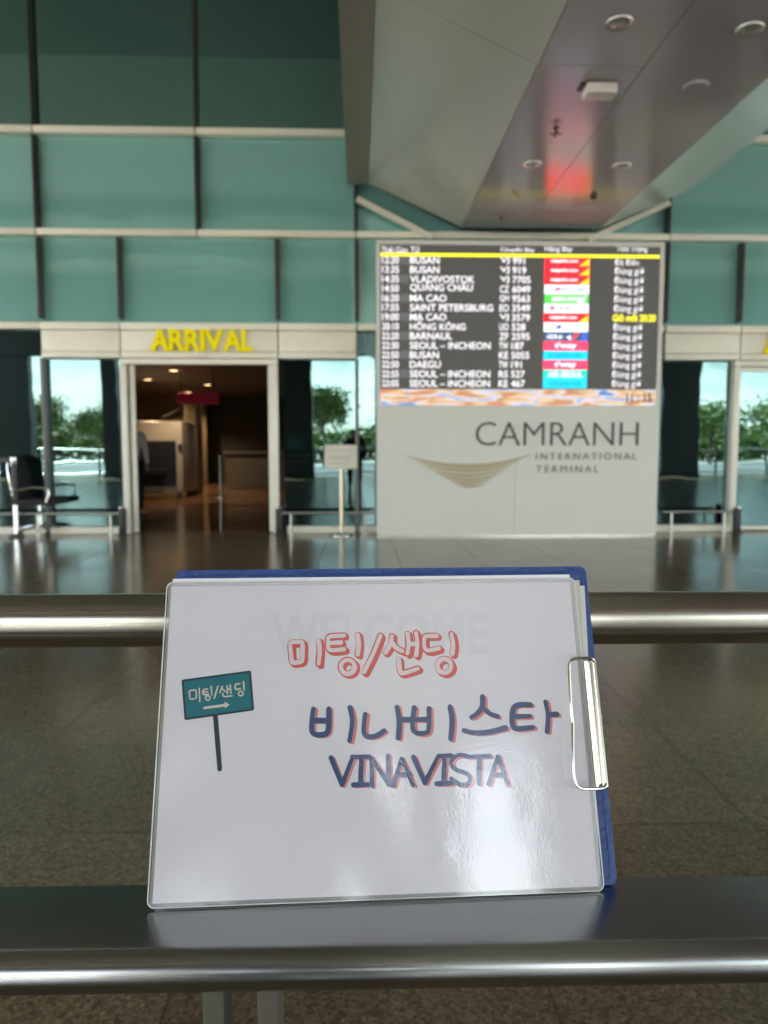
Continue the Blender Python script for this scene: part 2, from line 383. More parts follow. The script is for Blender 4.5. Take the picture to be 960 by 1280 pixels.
# roof, its deep front beam and columns
bm = BM(); box(bm, -15.5, 19, -8.6, 30, 7.3, 7.7); obj('roof', bm, M['roof'], B)
bm = BM(); box(bm, -15.5, 19, -9.0, -8.6, 4.5, 7.9, .03); obj('roof_beam', bm, M['concrete'], B)
bm = BM(); box(bm, -15.5, 19, 7.7, D - .1, 7.2, 7.298, .01); obj('roof_shade_panel', bm, pr('roof_shade_dark', (.12, .13, .12), .6), B)  # added unseen panel, coloured dark so the upper glass mirrors a shaded zone
for yb in (-4, 0):
    bm = BM(); box(bm, -15.5, 19, yb - .15, yb + .15, 6.95, 7.298, .02); obj('roof_beam', bm, M['roof'], B)
for x, r in ((-13, .62), (-9.4, .28), (-2.4, .72), (12.4, .72), (18, .6), (3.6, .6), (1.5, .42)):  # last two are unseen occluders added to block glare on the sign
    bm = BM(); box(bm, x - r, x + r, -9.1, -8.62, .102, 4.496, .03); box(bm, x - r - .03, x + r + .03, -9.13, -8.59, .0, .1, .01); obj('column', bm, M['concrete'], B)
# interior shell
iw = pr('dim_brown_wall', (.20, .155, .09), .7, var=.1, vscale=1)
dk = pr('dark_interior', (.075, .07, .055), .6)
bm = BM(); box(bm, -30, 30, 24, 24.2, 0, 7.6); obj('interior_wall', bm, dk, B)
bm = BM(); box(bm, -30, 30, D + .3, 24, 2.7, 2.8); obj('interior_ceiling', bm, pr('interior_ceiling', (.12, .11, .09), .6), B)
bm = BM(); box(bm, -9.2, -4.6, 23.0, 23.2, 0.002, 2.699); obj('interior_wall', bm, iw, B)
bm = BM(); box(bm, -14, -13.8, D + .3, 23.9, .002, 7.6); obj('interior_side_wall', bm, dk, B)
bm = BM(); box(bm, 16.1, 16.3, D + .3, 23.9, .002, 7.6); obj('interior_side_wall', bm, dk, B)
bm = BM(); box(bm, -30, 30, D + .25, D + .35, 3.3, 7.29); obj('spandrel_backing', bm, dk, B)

# ------------------------------------------------------------------ canopy beam overhead
K = thing('entrance_canopy', 'grey panel clad canopy beam running overhead above the flight board', 'canopy', (2.15, 9.6, 3.87))
Y0, Y1 = -7.1, 9.62
zb = 3.87
xa, xb = 1.29, 3.03
pl = [(-.14, 4.36), (.126, 4.385), (xa, zb), (xb, zb), (4.03, 4.30), (4.17, 4.36)]
def facepanel(name, p, q, mat, cuts, th=.03):
    d = Vector((q[0] - p[0], 0, q[1] - p[1])); n = Vector((-d.z, 0, d.x)).normalized() * th
    for a, b in zip(cuts, cuts[1:]):
        bm = BM()
        g = .004
        e = d.normalized() * .003
        vs = []
        for y in (a + g, b - g):
            vs += [bm.verts.new((p[0] + e.x, y, p[1] + e.z)), bm.verts.new((q[0] - e.x, y, q[1] - e.z)), bm.verts.new((q[0] - e.x + n.x, y, q[1] - e.z + n.z)), bm.verts.new((p[0] + e.x + n.x, y, p[1] + e.z + n.z))]
        for f in ((0, 1, 2, 3), (7, 6, 5, 4), (0, 4, 5, 1), (1, 5, 6, 2), (2, 6, 7, 3), (3, 7, 4, 0)): bm.faces.new([vs[i] for i in f])
        bmesh.ops.recalc_face_normals(bm, faces=bm.faces)
        obj(name, bm, mat, K)
cut = [Y0, -5.2, -2.6, 0.1, 3.3, 5.6, Y1]
facepanel('edge_flange', pl[0], pl[1], pr('flange_panel', (.27, .27, .20), .35, var=.03), cut)
facepanel('sloped_side', pl[1], pl[2], M['slope'], cut)
xm = 2.06
facepanel('soffit_panel', pl[2], (xm, zb), M['soffit'], cut); facepanel('soffit_panel', (xm, zb), pl[3], M['soffit'], cut)
facepanel('sloped_side', pl[3], pl[4], M['slope'], cut)
facepanel('edge_flange', pl[4], pl[5], M['slope'], cut)
bm = BM(); prism(bm, [(-.137, 4.375), (-.137, 5.2), (4.167, 5.2), (4.167, 4.375), (4.03, 4.345), (xb, zb + .04), (xa, zb + .04), (.126, 4.43)], Y0 + .02, 9.55); obj('canopy_core', bm, M['slope'], K)
bm = BM(); prism(bm, [(.1, 4.5), (4.06, 4.5), (xb - .02, zb + .06), (xa + .02, zb + .06)], 9.56, 9.93); obj('end_joint', bm, M['joint'], K)
for p, q in ((at_y(446, 249, D - .08), at_y(540, 297, D - .08)), (at_y(735, 300, D - .08), at_y(836, 254, D - .08))):
    bm = BM(); d = (q - p); n = Vector((-d.z, 0, d.x)).normalized() * .035
    if n.z < 0: n = -n
    prism(bm, [((p - n).x, (p - n).z), ((q - n).x, (q - n).z), ((q + n).x, (q + n).z), ((p + n).x, (p + n).z)], D - .12, D - .07)
    obj('end_trim', bm, M['alu'], K)

# fittings under the canopy
def soff(x, y): return at_z(x, y, zb - .001)
ring_m = pr('downlight_ring', (.55, .54, .50), .3, metal=.6); lens_m = pr('unlit_lens', (.30, .31, .30), .12, spec=.8)
def downlight(px, py, r, label, group='recessed downlights in the canopy soffit'):
    p = soff(px, py); t = thing('downlight', label, 'downlight', p, group)
    bm = BM(); lathe(bm, [(r * .78, -.004), (r, -.012), (r * 1.04, -.004), (r * 1.04, .0)], p, 28); obj('ring', bm, ring_m, t, True)
    bm = BM(); lathe(bm, [(r * .30, -.013), (r * .62, -.009), (r * .76, -.0045), (r * .77, -.001)], p, 24); obj('lens', bm, lens_m, t, True)
downlight(774, 28, .088, 'big unlit downlight in the soffit left of the other big one')
downlight(937, 36, .088, 'big unlit downlight in the soffit nearest the right edge of the photo')
downlight(666, 205, .09, 'small looking far downlight in the soffit, to the left of its pair')
downlight(777, 207, .09, 'small looking far downlight in the soffit, to the right of its pair')
p = soff(870, 107); t = tag(obj('ceiling_cover', lathe(BM(), [(.085, -.022), (.095, -.014), (.097, 0)], p, 28), M['soffit'], None, True), 'flat grey round cover plate on the right half of the soffit', 'cover plate')
p = soff(750, 106)
t = thing('emergency_light', 'small white box lamp fixed under the canopy soffit', 'lamp', p)
obj('housing', box(BM(), p.x - .115, p.x + .115, p.y - .075, p.y + .075, p.z - .085, p.z - .012, .012), pr('lamp_white', (.75, .72, .66), .4), t, True)
obj('bracket', box(BM(), p.x - .15, p.x + .06, p.y - .03, p.y + .09, p.z - .0115, p.z - .0, .002), M['black'], t)
p = soff(695, 160)
t = thing('sprinkler', 'dark star shaped sprinkler head hanging from the soffit', 'sprinkler', p)
obj('stem', lathe(BM(), [(.03, 0), (.028, -.008), (.01, -.01), (.01, -.045)], p, 14), M['fin'], t)
bm = BM(); box(bm, p.x - .055, p.x + .055, p.y - .012, p.y + .012, p.z - .052, p.z - .046); box(bm, p.x - .012, p.x + .012, p.y - .055, p.y + .055, p.z - .0585, p.z - .0525); obj('deflector', bm, M['fin'], t)
ym = pr('yellowed_detector', (.45, .40, .16), .4)
for px, py, lb in ((645, 243, 'yellowish little detector on the soffit above the flight number column'), (742, 244, 'dull little detector on the soffit right of the red glow'), (626, 271, 'tiny dark sensor at the far end of the soffit')):
    p = soff(px, py); r = .035 if px != 626 else .022
    tag(obj('detector', lathe(BM(), [(r * .6, -.045), (r, -.03), (r * 1.05, 0)], p, 16), ym if px == 645 else M['fin'], None, True), lb, 'detector')

# ------------------------------------------------------------------ yellow ARRIVAL letters
def arrival(x0, label):
    t = thing('arrival_sign', label, 'sign', (x0 + .65, D - .06, zF0 + .05), 'yellow arrival signs over the doors')
    x = x0; z0, z1 = zF0 + .082, zF0 + .365
    ws = [.245, .205, .205, .06, .24, .245, .14]; gap = -.008
    tot = 1.31
    sc = tot / (sum(ws) + gap * 6)
    for ch, wdt in zip('ARRIVAL', ws):
        bm = BM(); add_text(bm, ch, x, x + wdt * sc, z0, z1, D - .085, bold=.04, depth=.05)
        bmesh.ops.recalc_face_normals(bm, faces=bm.faces)
        obj('letter', bm, M['yellow'], t); x += (wdt + gap) * sc
arrival(at_y(188, 430, D - .085).x, 'yellow raised ARRIVAL letters on cream band above the open door')
arrival(at_y(955, 430, D - .085).x, 'yellow raised ARRIVAL letters cut off by the right edge of the photo')

# ------------------------------------------------------------------ flight board wall
YP = 9.48
tl, br_ = at_y(471, 302, YP), at_y(825, 671, YP)
px0, px1, pz1 = at_y(470.5, 500, YP).x, at_y(825.5, 500, YP).x, at_y(640, 301, YP).z
W = thing('flight_board_wall', 'pale free standing wall with lit flight board and terminal name', 'display wall', ((px0 + px1) / 2, YP, 0))
wx = lambda x, y: at_y(x, y, YP)
sx0, sx1 = wx(475.5, 400).x, wx(824 - 1.0, 400).x
sz1, sz0 = wx(640, 307).z, wx(640, 486.5).z; az0 = wx(640, 506.5).z
xs_ = [px0, px0 + (px1 - px0) * .49, px1]
for a_, b__ in zip(xs_, xs_[1:]):
    obj('wall_board', box(BM(), a_ + .0012, b__ - .0012, YP, YP + .03, .025, az0 - .004, .002), M['white'], W)
obj('backing_frame', box(BM(), px0 + .01, px1 - .01, YP + .031, YP + .38, .002, az0 - .006), M['alu'], W)
obj('kick_strip', box(BM(), px0 + .012, px1 - .012, YP + .012, YP + .03, .001, .024), M['steel'], W)
bm = BM(); box(bm, px0, sx0 - .003, YP + .001, YP + .38, az0 - .002, pz1, .004); box(bm, sx1 + .003, px1, YP + .001, YP + .38, az0 - .002, pz1, .004)
box(bm, sx0 - .002, sx1 + .002, YP + .001, YP + .38, sz1 + .003, pz1, .004); box(bm, sx0 - .002, sx1 + .002, YP + .1, YP + .38, az0 - .002, sz1 + .002)
obj('screen_frame', bm, M['white'], W)
E_BG = .05
scr = pr('screen_dark_grey', (.02, .02, .02), .5, emit=0)
def led(name, col, s):
    m, nt, b = nodes(name); b.inputs['Base Color'].default_value = (.02, .02, .02, 1); b.inputs['Roughness'].default_value = .6
    b.inputs['Emission Color'].default_value = (*col, 1); b.inputs['Emission Strength'].default_value = s; return m
LW = 0.235
m_bg = led('led_grey', (.085, .083, .072), .11); m_row = led('led_grey_lit', (.13, .13, .13), .14)
m_wh = led('led_white', (1, .97, 1), LW * .8); m_yl = led('led_yellow', (1, .93, .02), LW * .9)
bm = BM(); box(bm, sx0, sx1, YP + .012, YP + .09, sz0 + .001, sz1); screen = obj('screen', bm, m_bg, W)
LOC = W.location.copy()
def sub(name, bm, m): return obj(name, bm, m, screen, off=LOC)
YS = YP + .010
bm = BM(); z = wx(640, 319).z; box(bm, sx0, sx1 - .005, YS - .002, YS + .0015, wx(640, 321).z, wx(640, 317.2).z); sub('header_line', bm, m_yl)
TH = .074
def xcol(px): return wx(px, 400).x
bm = BM()
for s, a, b in (('Thời Gian', 477, 509), ('Từ', 513, 524), ('Chuyến Bay', 625, 667), ('Hãng Bay', 680, 714), ('Tình Trạng', 769, 807)):
    zc = wx((a + b) / 2, 313).z
    add_text(bm, s, xcol(a), xcol(b), zc - .03, zc + .055, YS, 0)
sub('header_text', bm, m_wh)
rows = [('12:20', 'BUSAN', 'VJ', '991', 'r', 'Đã Đến'), ('13:35', 'BUSAN', 'VJ', '919', 'r', 'Đúng giờ'), ('14:35', 'VLADIVOSTOK', 'VJ', '7705', 'r', 'Đúng giờ'),
        ('14:50', 'QUẢNG CHÂU', 'CZ', '6049', 'w', 'Đúng giờ'), ('16:20', 'MA CAO', 'QH', '9563', 'g', 'Đúng giờ'), ('17:55', 'SAINT PETERSBURG', 'EO', '3549', 'i', 'Đúng giờ'),
        ('19:00', 'MA CAO', 'VJ', '3579', 'r', 'Giờ mới 20:20'), ('20:10', 'HỒNG KÔNG', 'UO', '528', 'h', 'Đúng giờ'), ('22:20', 'BARNAUL', 'ZF', '2595', 'z', 'Đúng giờ'),
        ('22:30', 'SEOUL – INCHEON', 'TW', '187', 't', 'Đúng giờ'), ('22:50', 'BUSAN', 'KE', '5055', 'k', 'Đúng giờ'), ('22:50', 'DAEGU', 'TW', '191', 't', 'Đúng giờ'),
        ('22:55', 'SEOUL – INCHEON', 'RS', '527', 'a', 'Đúng giờ'), ('23:05', 'SEOUL – INCHEON', 'KE', '467', 'k', 'Đúng giờ')]
c_red = led('led_red', (1, .004, .010), LW * 2.4); c_wt = led('led_logo_white', (.95, .96, 1), LW * .95); c_gr = led('led_green', (.07, .55, .06), LW)
c_cy = led('led_cyan', (.0, .52, .80), LW); c_tl = led('led_sea_green', (.0, .62, .46), LW); c_nv = led('led_navy', (.03, .08, .16), LW); c_bl = led('led_blue', (.03, .10, .55), LW)
c_or = led('led_orange', (1, .55, .02), LW); c_pk = led('led_crimson', (.95, .03, .08), LW * 1.5); c_pu = led('led_violet', (.22, .15, .45), LW); c_dc = led('led_deep_cyan', (0, .25, .55), LW)
logos = dict(r=(c_red, 'vietjetAir.com', c_wt), w=(c_wt, 'CHINA SOUTHERN', c_bl), g=(c_gr, 'BAMBOO AIRWAYS', c_wt), i=(c_wt, 'IKAR', c_bl), h=(c_wt, 'HK express', c_pu),
             z=(c_nv, 'AZUR air', c_wt), t=(c_pk, "t'way", c_wt), k=(c_cy, 'KOREAN AIR', c_dc), a=(c_tl, 'AIR SEOUL', c_wt))
lx0, lx1 = xcol(680.3), xcol(735.5)
for i, (tm, ds, c1, c2, lg, st) in enumerate(rows):
    yp = 325.5 + i * 11.83
    zc = wx(600, yp).z; z0, z1 = zc - .043, zc + .043
    h = wx(600, yp - 5.92).z - wx(600, yp + 5.92).z
    bm = BM()
    add_text(bm, tm, xcol(477.5), xcol(498.5), z0, z1, YS, .013)
    add_text(bm, ds, xcol(512.5), None, z0, z1 + (.042 if ds[0] in 'QH' else 0), YS, .013)
    add_text(bm, c1, xcol(624.5), xcol(636), z0, z1, YS, .013); add_text(bm, c2, xcol(640), None, z0, z1, YS, .013)
    if i != 6: add_text(bm, st, xcol(767), xcol(797 if i == 0 else 804), z0 - (.018 if i else 0), z1 + .006, YS, 0)
    row = sub('flight_row', bm, m_wh)
    if i == 6:
        add = BM(); add_text(add, st, xcol(766), xcol(820), z0, z1 + .012, YS, .03); obj('status_text', add, m_yl, W)
    if i % 2 == 0:
        bm = BM(); box(bm, xcol(500), xcol(511), YS + .0005, YS + .0015, zc - h * .45, zc + h * .45); sub('row_band', bm, m_row)
    col, word, tc_ = logos[lg]
    bm = BM(); box(bm, lx0, lx1, YS - .001, YS + .0014, zc - h / 2 + .0015, zc + h / 2 - .0015, mi=0)
    wide = dict(r=.62, w=.62, g=.66, i=.26, h=.5, z=.36, t=.5, k=.74, a=.8)[lg]; hh = dict(t=.30, a=.25).get(lg, .18) * h * 1.3
    cx = (lx0 + lx1) / 2 + dict(w=.06, i=-.02, z=-.14, r=-.04).get(lg, 0); hw = (lx1 - lx0) * wide / 2
    add_text(bm, word, cx - hw, cx + hw, zc - hh, zc + hh, YS - .0035, .03, mi=1)
    mats = [col, tc_, c_or, c_red, c_bl]
    def tri(pts, mi):
        f = bm.faces.new([bm.verts.new((x, YS - .0036, zz)) for x, zz in pts]); f.material_index = mi
    zt, zd = zc + h / 2 - .002, zc - h / 2 + .002
    if lg == 'r': tri([(lx1 - .13, zd), (lx1 - .002, zd), (lx1 - .002, zc + h * .3)], 2)
    if lg == 'g': tri([(lx1 - .15, zd + .01), (lx1 - .06, zd + .01), (lx1 - .03, zt - .01)], 1)
    if lg == 'w': tri([(lx0 + .1, zd + .02), (lx0 + .2, zc), (lx0 + .17, zt - .02)], 3); tri([(lx0 + .1, zd + .022), (lx0 + .17, zt - .022), (lx0 + .12, zc)], 4)
    if lg == 'i': tri([(lx0 + .05, zc), (lx0 + .1, zt - .015), (lx0 + .15, zc)], 3); tri([(lx0 + .05, zc - .004), (lx0 + .15, zc - .004), (lx0 + .1, zd + .015)], 4)
    if lg == 'h': tri([(lx0 + .17, zd + .02), (lx0 + .23, zc), (lx0 + .2, zt - .015), (lx0 + .15, zc)], 4)
    if lg == 'z': tri([(lx0 + .36, zd + .01), (lx0 + .45, zt - .01), (lx0 + .40, zt - .02)], 3); tri([(lx0 + .28, zc), (lx0 + .34, zd + .01), (lx0 + .345, zc + .01)], 1); tri([(lx0 + .46, zd), (lx1 - .002, zd), (lx1 - .002, zt), (lx0 + .5, zt)], 4)
    sub('airline_logo', bm, mats)
# picture strip along the bottom of the screen
m, nt, b = nodes('advert_strip'); N, L = nt.nodes, nt.links
tc = N.new('ShaderNodeTexCoord'); mp = N.new('ShaderNodeMapping'); mp.inputs['Scale'].default_value = (1.1, 1, 6)
n = N.new('ShaderNodeTexNoise'); n.inputs['Scale'].default_value = 2.2; n.inputs['Detail'].default_value = 6; n.inputs['Distortion'].default_value = .8
L.new(tc.outputs['Object'], mp.inputs[0]); L.new(mp.outputs[0], n.inputs['Vector'])
r = N.new('ShaderNodeValToRGB'); e = r.color_ramp; e.elements[0].position = .25; e.elements[0].color = (.05, .10, .55, 1); e.elements[1].position = .8; e.elements[1].color = (1, .85, .25, 1)
for pos, col in ((.36, (.10, .30, .75, 1)), (.44, (.85, .85, .95, 1)), (.52, (.95, .60, .30, 1)), (.58, (.60, .35, .18, 1)), (.66, (.85, .22, .12, 1)), (.72, (.35, .6, .75, 1))):
    k = e.elements.new(pos); k.color = col
L.new(n.outputs['Fac'], r.inputs[0]); L.new(r.outputs[0], b.inputs['Emission Color']); b.inputs['Emission Strength'].default_value = LW * .55; b.inputs['Base Color'].default_value = (.02, .02, .02, 1)
bm = BM(); box(bm, sx0, sx1, YP + .012, YP + .09, az0, sz0 - .001); ad = obj('advert_strip', bm, m, W)
bm = BM(); add_text(bm, '11 : 15', xcol(786), xcol(818), wx(800, 503).z, wx(800, 491.5).z, YP + .009, .02); obj('clock_digits', bm, led('led_charcoal', (.05, .05, .07), .1), ad, off=LOC)
# painted name and gold wing
txm = pr('charcoal_letter', (.075, .08, .085), .45); gold = pr('gold_letter', (.42, .36, .22), .4)
def wr(x0, x1, y0, y1): return wx(x0, (y0 + y1) / 2).x, wx(x1, (y0 + y1) / 2).x, wx((x0 + x1) / 2, y1).z, wx((x0 + x1) / 2, y0).z
YL = YP - .006
bm = BM(); add_text(bm, 'CAMRANH', *wr(594.5, 798, 527.5, 557), YL, bold=-.012, depth=.008); bmesh.ops.recalc_face_normals(bm, faces=bm.faces); obj('name_lettering', bm, txm, W)
grm = pr('grey_letter', (.20, .20, .19), .45)
bm = BM(); add_text(bm, 'INTERNATIONAL', *wr(670, 796, 566, 574.5), YL, spacing=1.45, depth=.006); add_text(bm, 'TERMINAL', *wr(670, 748, 582, 590.5), YL, spacing=1.45, depth=.006); bmesh.ops.recalc_face_normals(bm, faces=bm.faces); obj('small_lettering', bm, grm, W)
bm = BM()
def z5(x, y): q = wx(460 + x / 1.92, 490 + y / 1.92); return q.x, q.z
strips = [(85, 150, 395, 148, 178, 11), (115, 165, 365, 163, 189, 9), (135, 178, 345, 176, 200, 8), (160, 192, 325, 190, 210, 8), (185, 206, 300, 205, 219, 7), (205, 219, 285, 218, 227, 5)]
for (xA, yA, xB, yB, yc, th) in strips:
    n = 24; top, bot = [], []
    for i in range(n + 1):
        s = i / n; x = xA + (xB - xA) * s
        u = abs(2 * s - 1)
        y = (yc) + ((yA if s < .5 else yB) - yc) * (u ** 2.0)
        t_ = th * (1 - u ** 1.6) + .6
        top.append((x, y - t_ / 2)); bot.append((x, y + t_ / 2))
    prism(bm, [z5(*q) for q in top + bot[::-1]], YL - .004, YP - .001)
obj('wing_emblem', bm, gold, W)

# ------------------------------------------------------------------ guard rails and posts along the glass
def guard(x0, x1, label):
    t = thing('guard_rail', label, 'rail', ((x0 + x1) / 2, D - .22, 0), 'low guard rails along the glass')
    zc = at_y(100, 642, D - .22).z
    obj('bar', tube(BM(), [(x0, D - .22, zc), (x1, D - .22, zc)], .02, 12), M['steel'], t, True)
    n = max(2, int((x1 - x0) / 1.0) + 1)
    for i in range(n):
        x = x0 + .12 + (x1 - x0 - .24) * i / (n - 1)
        bm = BM(); tube(bm, [(x, D - .22, zc - .015), (x, D - .22, .003)], .016, 10); box(bm, x - .035, x + .035, D - .255, D - .185, .0, .008)
        obj('post', bm, M['steel'], t)
gx = lambda x: at_y(x, 645, D - .22).x
guard(gx(-150), gx(150), 'low steel guard rail left of the open door')
guard(gx(352), gx(468), 'low steel guard rail between the open door and the flight board')
guard(gx(828), gx(916), 'low steel guard rail right of the flight board')
def bollard(px, label):
    p = at_y(px, 650, D - .2); t = thing('door_post', label, 'post', (p.x, D - .2, 0), 'short black posts at the door edges')
    zt = at_y(px, 634, D - .2).z
    obj('shaft', box(BM(), p.x - .042, p.x + .042, D - .24, D - .16, .012, zt - .02, .012), M['black'], t, True)
    obj('cap', lathe(BM(), [(.034, zt - .02), (.04, zt - .012), (.034, zt + .006), (.012, zt + .014)], (p.x, D - .2, 0), 16), M['chrome'], t, True)
    obj('foot', box(BM(), p.x - .06, p.x + .06, D - .26, D - .14, .0, .0115, .003), M['black'], t)
bollard(153, 'short black post at the left edge of the open door'); bollard(349, 'short black post at the right edge of the open door'); bollard(921, 'short black post near the right edge of the photo')

# ------------------------------------------------------------------ notice stand
p = at_z(427, 669, 0); YN = p.y
zt, zm = at_y(427, 556, YN).z, at_y(427, 586, YN).z
t = thing('notice_stand', 'cream notice plate on a thin steel pole beside the door', 'notice stand', p)
obj('base', lathe(BM(), [(.15, 0), (.15, .012), (.13, .022), (.03, .03), (.02, .04)], p, 28), M['steel'], t, True)
obj('pole', tube(BM(), [(p.x, p.y, .03), (p.x, p.y, zm + .02)], .024, 14), pr('champagne_steel', (.62, .55, .42), .3, metal=.7), t, True)
nx0, nx1 = at_y(406, 570, YN).x, at_y(446.5, 570, YN).x
pl_ = obj('notice_plate', box(BM(), nx0, nx1, YN - .05, YN - .02, zm, zt, .006), pr('notice_plate', (.62, .60, .50), .35), t)
bm = BM()
for i, (f0, f1) in enumerate(((.78, .72), (.55, .40), (.26, .21))):
    box(bm, nx0 + .05, nx1 - .05 - .03 * i, YN - .0525, YN - .0505, zm + (zt - zm) * f1, zm + (zt - zm) * f0)
obj('printed_band', bm, pr('faded_print', (.52, .51, .44), .4), pl_, off=p)

# ------------------------------------------------------------------ belt post and office chair at the left
p = at_z(21, 671, 0)
t = thing('belt_post', 'steel queue post with a dark belt leading out of the photo', 'queue post', p)
zt = at_y(21, 571, p.y).z
obj('post', tube(BM(), [(p.x, p.y, .02), (p.x, p.y, .45)], .03, 14), M['chrome'], t, True)
obj('sleeve', tube(BM(), [(p.x, p.y, .44), (p.x, p.y, zt - .12)], .034, 14), M['fin'], t, True)
obj('head', lathe(BM(), [(.034, zt - .12), (.04, zt - .11), (.04, zt - .01), (.03, zt)], (p.x, p.y, 0), 16), M['chrome'], t, True)
obj('base', lathe(BM(), [(.10, 0), (.10, .012), (.07, .03), (.03, .04)], p, 24), M['fin'], t, True)
obj('belt', box(BM(), p.x - 1.8, p.x - .042, p.y - .003, p.y + .003, zt - .07, zt - .01), M['fin'], t)
p = at_z(47, 669.5, 0) + Vector((0, .1, 0))
t = thing('office_chair', 'black office chair with chrome arms beside the glass', 'chair', p)
S = lambda x, y, z: (p.x + x, p.y + y, z)
bm = BM(); box(bm, p.x - .27, p.x + .30, p.y - .26, p.y + .24, .40, .475, .03); obj('seat', bm, M['blackfab'], t, True)
bm = BM()
for i in range(7):
    pass
n = 8; g = []
for i in range(n + 1):
    s = i / n; zz = .47 + .56 * s; xx = -.20 - .10 * s + .05 * math.sin(s * 3.1)
    wv = .22 - .04 * s * s
    g.append([bm.verts.new(S(xx + dxx, yy * wv, zz)) for dxx, yy in ((0, -1), (-.03, -.6), (-.045, 0), (-.03, .6), (0, 1), (.035, 1), (.012, .5), (.0, 0), (.012, -.5), (.035, -1))])
for a, b in zip(g, g[1:]):
    for k in range(10): bm.faces.new((a[k], a[(k + 1) % 10], b[(k + 1) % 10], b[k]))
bm.faces.new(g[0][::-1]); bm.faces.new(g[-1]); bmesh.ops.recalc_face_normals(bm, faces=bm.faces)
obj('backrest', bm, M['blackfab'], t, True)
for s in (-1, 1):
    obj('back_bar', tube(BM(), [S(-.21, .225 * s, .42), S(-.25, .235 * s, .6), S(-.29, .22 * s, .85), S(-.30, .18 * s, 1.0)], .013, 10), M['chrome'], t, True)
    obj('armrest', tube(BM(), [S(-.24, .27 * s, .58), S(.05, .28 * s, .63), S(.22, .28 * s, .62), S(.24, .28 * s, .56), S(.2, .27 * s, .44)], .016, 10), M['chrome'], t, True)
obj('gas_column', tube(BM(), [S(0, 0, .1), S(0, 0, .25), S(0, 0, .251), S(0, 0, .4)], [.03, .03, .02, .02], 12), M['chrome'], t, True)
for k in range(5):
    a = R(20 + 72 * k); c, s = math.cos(a), math.sin(a)
    leg = obj('base_leg', tube(BM(), [S(.02 * c, .02 * s, .12), S(.18 * c, .18 * s, .10), S(.29 * c, .29 * s, .075)], [.022, .018, .013], 10), M['chrome'], t, True)
    bm = BM(); tube(bm, [S(.29 * c - .012 * s, .29 * s + .012 * c, .03), S(.29 * c - .03 * s, .29 * s + .03 * c, .03)], .029, 14); tube(bm, [S(.29 * c + .012 * s, .29 * s - .012 * c, .03), S(.29 * c + .03 * s, .29 * s - .03 * c, .03)], .029, 14)
    tube(bm, [S(.29 * c, .29 * s, .03), S(.29 * c, .29 * s, .075)], .009, 8)
    obj('caster', bm, M['black'], leg, off=p)

# ------------------------------------------------------------------ inside the doorway
YX = 16.6
gxr = lambda x, y, Y=YX: at_y(x, y, Y)
a, b_ = gxr(150, 580), gxr(229, 580); ztx = gxr(200, 526).z
p = Vector(((a.x + b_.x) / 2, YX, 0))
t = thing('baggage_scanner', 'grey baggage scanner with a dark tunnel mouth inside the doorway', 'scanner', p)
bm = BM(); box(bm, a.x, b_.x, YX, YX + 1.6, .12, ztx, .10); obj('housing', bm, pr('scanner_grey', (.34, .34, .31), .4), t, True)
q0, q1 = gxr(158, 608), gxr(220, 551)
bm = BM(); box(bm, q0.x, q1.x, YX - .03, YX + .02, q0.z, q1.z, .01); obj('tunnel_curtain', bm, pr('curtain_navy', (.008, .012, .02), .5), t)
for x in (a.x + .35, b_.x - .12): obj('foot', tube(BM(), [(x, YX + .1, 0.002), (x, YX + .1, .13)], .05, 12), M['fin'], t)
obj('conveyor', box(BM(), a.x + .2, b_.x - .35, YX - .5, YX - .031, .55, .66, .02), M['black'], t)
obj('control_box', box(BM(), b_.x - .10, b_.x - .02, YX - .03, YX - .001, 1.05, 1.2, .006), M['black'], t)
YA = 18.2
a1, b1 = gxr(231, 580, YA), gxr(249, 580, YA)
tag(obj('pillar', box(BM(), a1.x, b1.x, YA, YA + .5, .002, 2.35, .06), pr('brown_pillar', (.12, .10, .05), .6)), 'brown rounded pillar behind the baggage scanner', 'pillar')
c0, c1 = gxr(221, 499, 15.5), gxr(273, 492, 15.5)
t = thing('hanging_sign', 'dim red sign hanging from the hall ceiling', 'sign', ((c0.x + c1.x) / 2, 15.5, c0.z))
obj('sign_box', box(BM(), c0.x, c1.x, 15.45, 15.55, gxr(240, 505, 15.5).z, gxr(240, 491, 15.5).z, .01), pr('red_sign', (.30, .015, .03), .4, emit=.015), t)
for x in (c0.x + .1, c1.x - .1): obj('hanger', tube(BM(), [(x, 15.5, gxr(240, 491, 15.5).z), (x, 15.5, 2.7)], .008, 6), M['fin'], t)
warm = emi('lit_downlight', (1, .62, .30), 1.0)
for px, py, lb in ((217, 462.5, 'lit warm downlight in the hall ceiling, nearest the door top'), (185, 474, 'lit warm downlight in the hall ceiling, closest to the left jamb'), (259.5, 480.5, 'lit warm downlight in the hall ceiling, furthest right'), (235.5, 490, 'lit warm downlight in the hall ceiling just above the red sign')):
    q = at_z(px, py, 2.698)
    t = thing('hall_downlight', lb, 'downlight', q, 'lit downlights inside the hall')
    obj('lens', lathe(BM(), [(.085, -.012), (.09, 0)], q, 20), warm, t); 
    bm = BM(); tube(bm, [q + Vector((.1 * math.cos(k * .3927), .1 * math.sin(k * .3927), -.006)) for k in range(16)], .012, 6, True); obj('ring', bm, ring_m, t)
    ld = bpy.data.lights.new('hall_lamp', 'SPOT'); ld.energy = 34; ld.color = (1, .66, .38); ld.spot_size = R(130); ld.spot_blend = .6; ld.shadow_soft_size = .08
    lo = bpy.data.objects.new('hall_lamp', ld); C.objects.link(lo); lo.location = (0, 0, -.03); lo.parent = t
p = at_z(275.5, 622, .002)
t = thing('rope_post', 'thin pale queue post standing in the dark hall', 'queue post', p)
